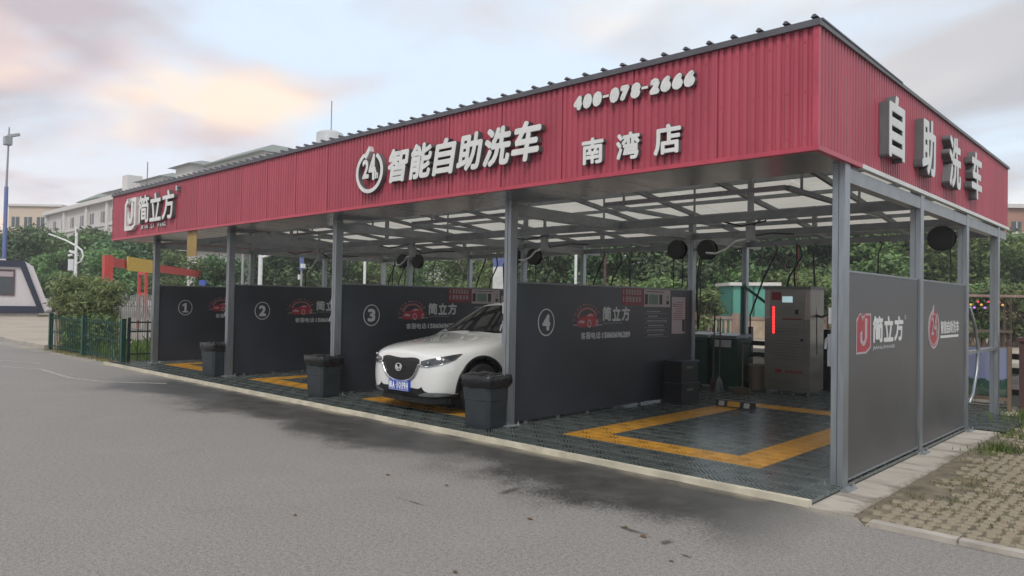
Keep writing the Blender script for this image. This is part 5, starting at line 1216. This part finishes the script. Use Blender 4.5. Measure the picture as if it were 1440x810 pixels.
# tree trunks with red wraps seen past wall three
for q, x in enumerate((536, 606, 632, 660)): pole('wrapped_trunk', 'slim tree trunk with reddish bark seen above wall number three', x, 34+q, 5.5, .13, .11, 'stone_pink' if q != 2 else 'bark', 'tree trunk')['group'] if False else None
for o in [o for o in COL.objects if o.name.startswith('wrapped_trunk')]: o['group'] = 'trunks above wall three'
t, p = pole('sign_totem', 'blue and white totem sign beside the post of wall four', 704, 24, .6, .05, .05, 'grey_pole', 'sign'); MB().box(p.x-.32, p.x+.32, p.y-.06, p.y+.06, .6, zpix(704, 375, 24)).build('white_board', 'white_pole', t); MB().box(p.x-.32, p.x+.32, p.y-.06, p.y+.06, zpix(704, 375, 24)+.002, zpix(704, 363, 24)).build('blue_head', 'blue_pole', t)
p = far(470+25, 45); t = thing('parked_van', 'pale van roof and dark side seen above wall number three', 'van', p)
# (van: body with cab, windows and wheels)
mb = MB(); pr2 = [(-2.3, .35), (2.3, .35), (2.3, 1.2), (1.75, 1.35), (1.3, 2.0), (-2.3, 2.05)]
mb.plate(p+Vector((0, -.9, 0)), Rt, (0, 0, 1), (Rt.cross(Vector((0, 0, 1)))*-1), pr2, 1.8); mb.build('body', 'booth_white', t)
for a, b in ((-2.1, -1.0), (-.9, .2), (.3, 1.2)): MB().plate(p+Vector((0, -.9, 0))-Rt.cross(Vector((0, 0, 1)))*-.012, Rt, (0, 0, 1), Rt.cross(Vector((0, 0, 1)))*-1, [(a, 1.25), (b, 1.25), (b-.1, 1.9), (a, 1.9)], .01).build('window', 'window_dark', t)
for a in (-1.5, 1.5):
    c = p+Vector((0, -.9, 0))+Rt*a; MB().tube([c+Vector((0, 0, .33)), c+Rt.cross(Vector((0, 0, 1)))*-1*1.8+Vector((0, 0, .33))], .33, 16).build('wheel', 'tyre', t)

# white booth with navy trim on the plaza
D_ = 52; rb = ray(60, 425); cN = Vector((-rb.x, -rb.y, 0)).normalized(); b0 = far(68, D_); U = Vector((-cN.y, cN.x, 0)); hB = zpix(30, 368, D_)
pw = lambda u, z, n=0: b0+U*u+Vector((0, 0, z))+cN*n
t = thing('kiosk_booth', 'white prefabricated booth with navy edges and slanted end on plaza', 'booth', b0)
zl = .25; k_ = hB
def quadbox(a, name, m):   # polygon (u, z) extruded backwards 3.2 m
    MB().plate(b0, U, (0, 0, 1), -cN, a, 3.2).build(name, m, t)
quadbox([(-9.5, zl), (-.25, zl), (-1.5, k_), (-9.5, k_)], 'shell', 'booth_white')
def trim(a): MB().plate(b0+cN*.12, U, (0, 0, 1), -cN, a, .115).build('edge_trim', 'booth_navy', t)
trim([(-9.5, k_-.42), (-1.72, k_-.42), (-1.5, k_+.02), (-9.5, k_+.02)]); trim([(-1.70, k_-.43), (-.72, zl+.5), (-.2, zl+.0), (-1.48, k_-.0)]); trim([(-9.5, zl-.02), (-.22, zl-.02), (-.70, zl+.48), (-9.5, zl+.48)])
quadbox([(-.24, zl), (.05, zl+.35), (-.95, k_-.35), (-1.45, k_)], 'end_panel', 'booth_white')
w = MB().plate(b0+cN*.03, U, (0, 0, 1), -cN, [(-5.2, 1.55), (-2.1, 1.55), (-2.1, 3.15), (-5.2, 3.15)], .028).build('window', 'window_dark', t)
for a in ([(-5.3, 1.45), (-2.0, 1.45), (-2.0, 1.55), (-5.3, 1.55)], [(-5.3, 3.15), (-2.0, 3.15), (-2.0, 3.25), (-5.3, 3.25)], [(-2.1, 1.551), (-2.0, 1.551), (-2.0, 3.149), (-2.1, 3.149)], [(-3.4, 1.551), (-3.33, 1.551), (-3.33, 3.149), (-3.4, 3.149)]): MB().plate(b0+cN*.07, U, (0, 0, 1), -cN, a, .06).build('frame', 'brown_pillar', w)
MB().plate(b0+cN*.06, U, (0, 0, 1), -cN, [(-5.2, 2.75), (-2.1, 2.75), (-2.1, 3.1), (-5.2, 3.1)], .02).build('blind', 'print_pale', w)
quadbox([(-9.4, -.02), (-.6, -.02), (-.6, zl-.021), (-9.4, zl-.021)], 'plinth', 'curb_stone')
MB().plate(b0-cN*1.0, U, (0, 0, 1), -cN, [(-9, k_+.021), (-2.6, k_+.021), (-2.6, k_+.15), (-9, k_+.15)], 1.0).plate(b0-cN*1.0, U, (0, 0, 1), -cN, [(-5, k_+.151), (-3.6, k_+.151), (-3.6, k_+.5), (-5, k_+.5)], .8).build('roof_unit', 'booth_white', t)

# ================================================================== FAR STRUCTURES
# balustrade along the promenade and a teal shed
q0, q1 = far(560, 40), far(1500, 32)
t = thing('balustrade', 'long low stone balustrade with pinkish posts along the promenade', 'balustrade', (q0+q1)/2); d = (q1-q0); n = 16; L_ = d.length; dn = d.normalized()
for k in range(n+1): p = q0+d*(k/n); MB().beam(p+Vector((0, 0, -.02)), p+Vector((0, 0, 1.22)), .34, .34).build('post', 'stone_pink', t)
for k in range(n):
    a, b = q0+d*(k/n)+dn*.18, q0+d*((k+1)/n)-dn*.18
    MB().beam(a+Vector((0, 0, 1.0)), b+Vector((0, 0, 1.0)), .22, .14).build('top_rail', 'stone_pink', t)
    if k % 2: MB().beam(a+Vector((0, 0, .46)), b+Vector((0, 0, .46)), .12, .93).build('panel', 'stone_tan', t)
    else:
        for s in range(7): c = a+(b-a)*((s+.5)/7); MB().lathe([(.10, -.02), (.10, .1), (.05, .3), (.09, .6), (.06, .9)], c, 8).build('baluster', 'stone_tan', t, smooth=.6)
s0 = far(1028, 37); s1 = far(1092, 36); bk = Vector((cF.x, cF.y, 0)).normalized(); zS = zpix(1050, 402, 37)
t = thing('teal_shed', 'teal sheet metal shed with pale roof edge beyond the balustrade', 'shed', s0); dS = (s1-s0); Ls = dS.length
MB().plate(s0, dS.normalized(), (0, 0, 1), bk, [(0, -.02), (Ls, -.02), (Ls, zS), (0, zS)], 2.2).build('wall', 'teal', t); MB().plate(s0-bk*.2, dS.normalized(), (0, 0, 1), bk, [(-.15, zS+.001), (Ls+.15, zS+.001), (Ls+.15, zS+.16), (-.15, zS+.16)], 2.6).build('roof', 'apt_trim', t)
for f in (.02, .5, .98): MB().plate(s0-bk*.03+dS*f, dS.normalized(), (0, 0, 1), bk, [(-.05, 0), (.05, 0), (.05, zS-.01), (-.05, zS-.01)], .028).build('mullion', 'teal_dark', t)

def windows(t, o, u, nrm, cols, rows, w, h, du, dz, u0, z0, fm='apt_trim'):
    wm = MB().plate((0, 0, 0), u, (0, 0, 1), nrm, [(-w/2, 0), (w/2, 0), (w/2, h), (-w/2, h)], -.12).mesh('window', 'window_dark')
    sm = MB().plate((0, 0, 0), u, (0, 0, 1), nrm, [(-w/2-.12, -.16), (w/2+.12, -.16), (w/2+.12, 0), (-w/2-.12, 0)], .15).mesh('sill', fm)
    fmr = MB().plate((0, 0, 0), u, (0, 0, 1), nrm, [(-.04, 0), (.04, 0), (.04, h), (-.04, h)], .06).mesh('mullion', fm); og = origin(t)
    for c in range(cols):
        for r_ in range(rows):
            p = Vector(o)+Vector(u)*(u0+c*du)+Vector((0, 0, z0+r_*dz))
            wi = link('window', wm, t, p-og+Vector(nrm)*.04); link('sill', sm, wi); link('mullion', fmr, wi)
# apartment row parallel to the shelter
YA = 30.0
t = thing('apartment_block', 'long pale apartment block with tiled rooftop huts behind the trees', 'building', (-97, YA+6, 0)); o = (-142, YA, 0)
MB().box(-142, -52, YA, YA+12, -.05, 15.0).build('wall', 'apt_white', t)
MB().box(-142.6, -51.4, YA-.7, YA+12.6, 15.0, 15.6).build('cornice', 'apt_trim', t)
for x in (-142, -132, -121, -112, -100, -88, -76, -64, -54): MB().box(x-.5, x+.5, YA-.35, YA-.01, 0, 14.99).build('pilaster', 'apt_trim', t)
for z in (5.0, 8.3, 11.6): MB().box(-141.4, -52.5, YA-.2, YA-.011, z, z+.3).build('string_course', 'apt_trim', t)
windows(t, o, (1, 0, 0), (0, -1, 0), 18, 4, 1.6, 1.7, 4.7, 3.3, 4.0, 2.2)
def hut(x0, x1, z0, z1, zr_): 
    mb = MB().box(x0, x1, YA+2, YA+8, z0, z1); mb.build('roof_hut', 'apt_white', t)
    mb = MB(); mb.add([(x0-.8, YA+1.2, z1), (x1+.8, YA+1.2, z1), (x1+.8, YA+8.8, z1), (x0-.8, YA+8.8, z1), (x0+2, YA+4, zr_), (x1-2, YA+4, zr_), (x1-2, YA+6, zr_), (x0+2, YA+6, zr_)], [(0, 3, 2, 1), (4, 5, 6, 7), (0, 1, 5, 4), (1, 2, 6, 5), (2, 3, 7, 6), (3, 0, 4, 7)]); mb.build('hut_roof', 'roof_greygreen', t)
hut(-131, -122, 15.6, 16.6, 18.2); hut(-119, -112, 15.6, 17.0, 18.0); hut(-106, -98, 15.6, 17.4, 18.4); hut(-94, -89, 15.6, 18.0, 19.0); hut(-85, -71, 15.6, 17.2, 18.6)
MB().box(-110, -108, YA+1, YA+3, 15.6, 18.6).build('chimney', 'apt_trim', t)
MB().tube([(-103.5, YA+2, 15.6), (-103.5, YA+2, 20.0)], .08, 6).build('antenna', 'grey_pole', t)
MB().lathe([(1.25, 15.6), (1.25, 17.3), (.9, 17.5), (.3, 17.6)], (-58.4, YA+2, 0), 20).build('water_tank', 'tank', t, smooth=.6); MB().tube([(-58.2, YA+2, 17.6), (-58.2, YA+2, 20.4)], .06, 6).build('mast', 'grey_pole', t)
# cream block far left, pink block past wall three, brick block right, white hall
def block(name, label, xa, xb, D_, ytop, m, cols, rows, du, dz, depth=10, wh=(1.5, 1.7), z0=2.0):
    a, b = far(xa, D_), far(xb, D_); u = (b-a).normalized(); nn = Vector((u.y, -u.x, 0)); L_ = (b-a).length; H = zpix((xa+xb)/2, ytop, D_)
    t = thing(name, label, 'building', (a+b)/2)
    MB().plate(a, u, (0, 0, 1), -nn, [(0, -.05), (L_, -.05), (L_, H-.4), (0, H-.4)], depth).build('wall', m, t); MB().plate(a+nn*.4, u, (0, 0, 1), -nn, [(-.4, H-.399), (L_+.4, H-.399), (L_+.4, H), (-.4, H)], depth+.8).build('cornice', 'apt_trim', t)
    windows(t, a, u, nn, cols, rows, wh[0], wh[1], du, dz, (L_-du*(cols-1))/2, z0)
block('cream_building', 'cream building with a row of dark windows at the far left', 8, 82, 140, 287, 'apt_cream', 4, 5, 2.4, 3.2, wh=(1.5, 2.0), z0=1.5)
block('pink_building', 'pink apartment building seen above wall number three', 588, 648, 95, 352, 'apt_pink', 4, 3, 1.4, 2.3, wh=(.8, 1.2), z0=1.2)
block('grey_building', 'grey gabled building beside the pink apartment building', 648, 690, 100, 356, 'apt_white', 2, 2, 1.6, 2.6, wh=(.9, 1.2), z0=1.4)
block('brick_building', 'brick red building with flat roof beyond the trees on the right', 1408, 1560, 75, 288, 'brick_building', 5, 4, 2.0, 2.7, wh=(1.0, 1.1), z0=1.5)
p0_ = far(278, 62); block('white_hall', 'plain white hall wall above the gantry behind wall one', 262, 330, 50, 345, 'apt_white', 3, 1, 1.5, 2.5, wh=(.5, .5), z0=1.0)

p = far(284, 33); t = thing('blue_sign', 'small blue sign board seen above wall number one', 'sign', p); MB().box(p.x-.30, p.x+.30, p.y-.03, p.y+.03, zpix(284, 401, 33), zpix(284, 394, 33)).build('board', 'plate_blue', t); MB().box(p.x-.03, p.x+.03, p.y+.031, p.y+.08, -.02, zpix(284, 396, 33)).build('post', 'grey_pole', t)
p = far(1378, 27); t = thing('lit_stall', 'market stall with coloured lamps beyond the second outer wall panel', 'stall', p)
for dx in (-.9, .9):
    for dy in (0, 1.2): MB().beam(p+Rt*dx+Vector((0, dy, -.02)), p+Rt*dx+Vector((0, dy, 2.05)), .06, .06).build('post', 'brown_pillar', t)
MB().beam(p+Rt*-1.1+Vector((0, .6, 2.10)), p+Rt*1.1+Vector((0, .6, 2.10)), 1.6, .08).build('canopy', 'stone_pink', t); MB().beam(p+Rt*-.86+Vector((0, .4, .8)), p+Rt*.86+Vector((0, .4, .8)), .8, .08).build('counter', 'wood_stick', t)
mat('lamp_red', (.5, .05, .05), .5, emit=(1, .12, .15, .5)); mat('lamp_amber', (.5, .3, .05), .5, emit=(1, .55, .15, .5)); mat('lamp_violet', (.3, .1, .5), .5, emit=(.65, .3, 1, .5))
for k in range(14): c = p+Rt*(-.85+k*.13)+Vector((0, -.02, 1.88-.11*(k % 3))); MB().lathe([(.0, -.045), (.04, -.02), (.045, .01), (.02, .045)], c, 8).build('lamp', ('lamp_red', 'lamp_amber', 'lamp_violet')[(k*7) % 3], t, smooth=True); 
# a few bits of litter and leaves on the asphalt
random.seed(5)
for q, (px, py) in enumerate(((628, 683), (545, 668), (745, 730), (880, 742), (905, 755), (945, 790), (640, 805), (415, 725))):
    p = at(px, py, 2, .002); a = random.random()*6.28; s = random.uniform(.012, .024); n = 7
    mb = MB(); mb.add([(p.x+s*(1.6 if k % 2 else .8)*math.cos(a+k*.9), p.y+s*(.7)*math.sin(a+k*.9), .004+.008*random.random()) for k in range(n)]+[(p.x, p.y, .014)], [(k, (k+1) % n, n) for k in range(n)])
    tag(mb.build('dry_leaf', 'leaf_dry', None, p), 'small curled brown leaf lying on the open asphalt', 'leaf', 'fallen leaves on the asphalt')

# ================================================================== HAZE
hm = bpy.data.materials.new('haze_air'); hm.use_nodes = True; nt = hm.node_tree; nt.nodes.clear()
pv = nt.nodes.new('ShaderNodeVolumePrincipled'); pv.inputs['Color'].default_value = (.95, .97, 1, 1); pv.inputs['Density'].default_value = .0013; pv.inputs['Anisotropy'].default_value = .1
ou = nt.nodes.new('ShaderNodeOutputMaterial'); nt.links.new(pv.outputs[0], ou.inputs['Volume']); MATS['haze_air'] = hm
stuff(MB().box(-425, 425, -425, 425, -1.05, 24).build('haze', 'haze_air'))
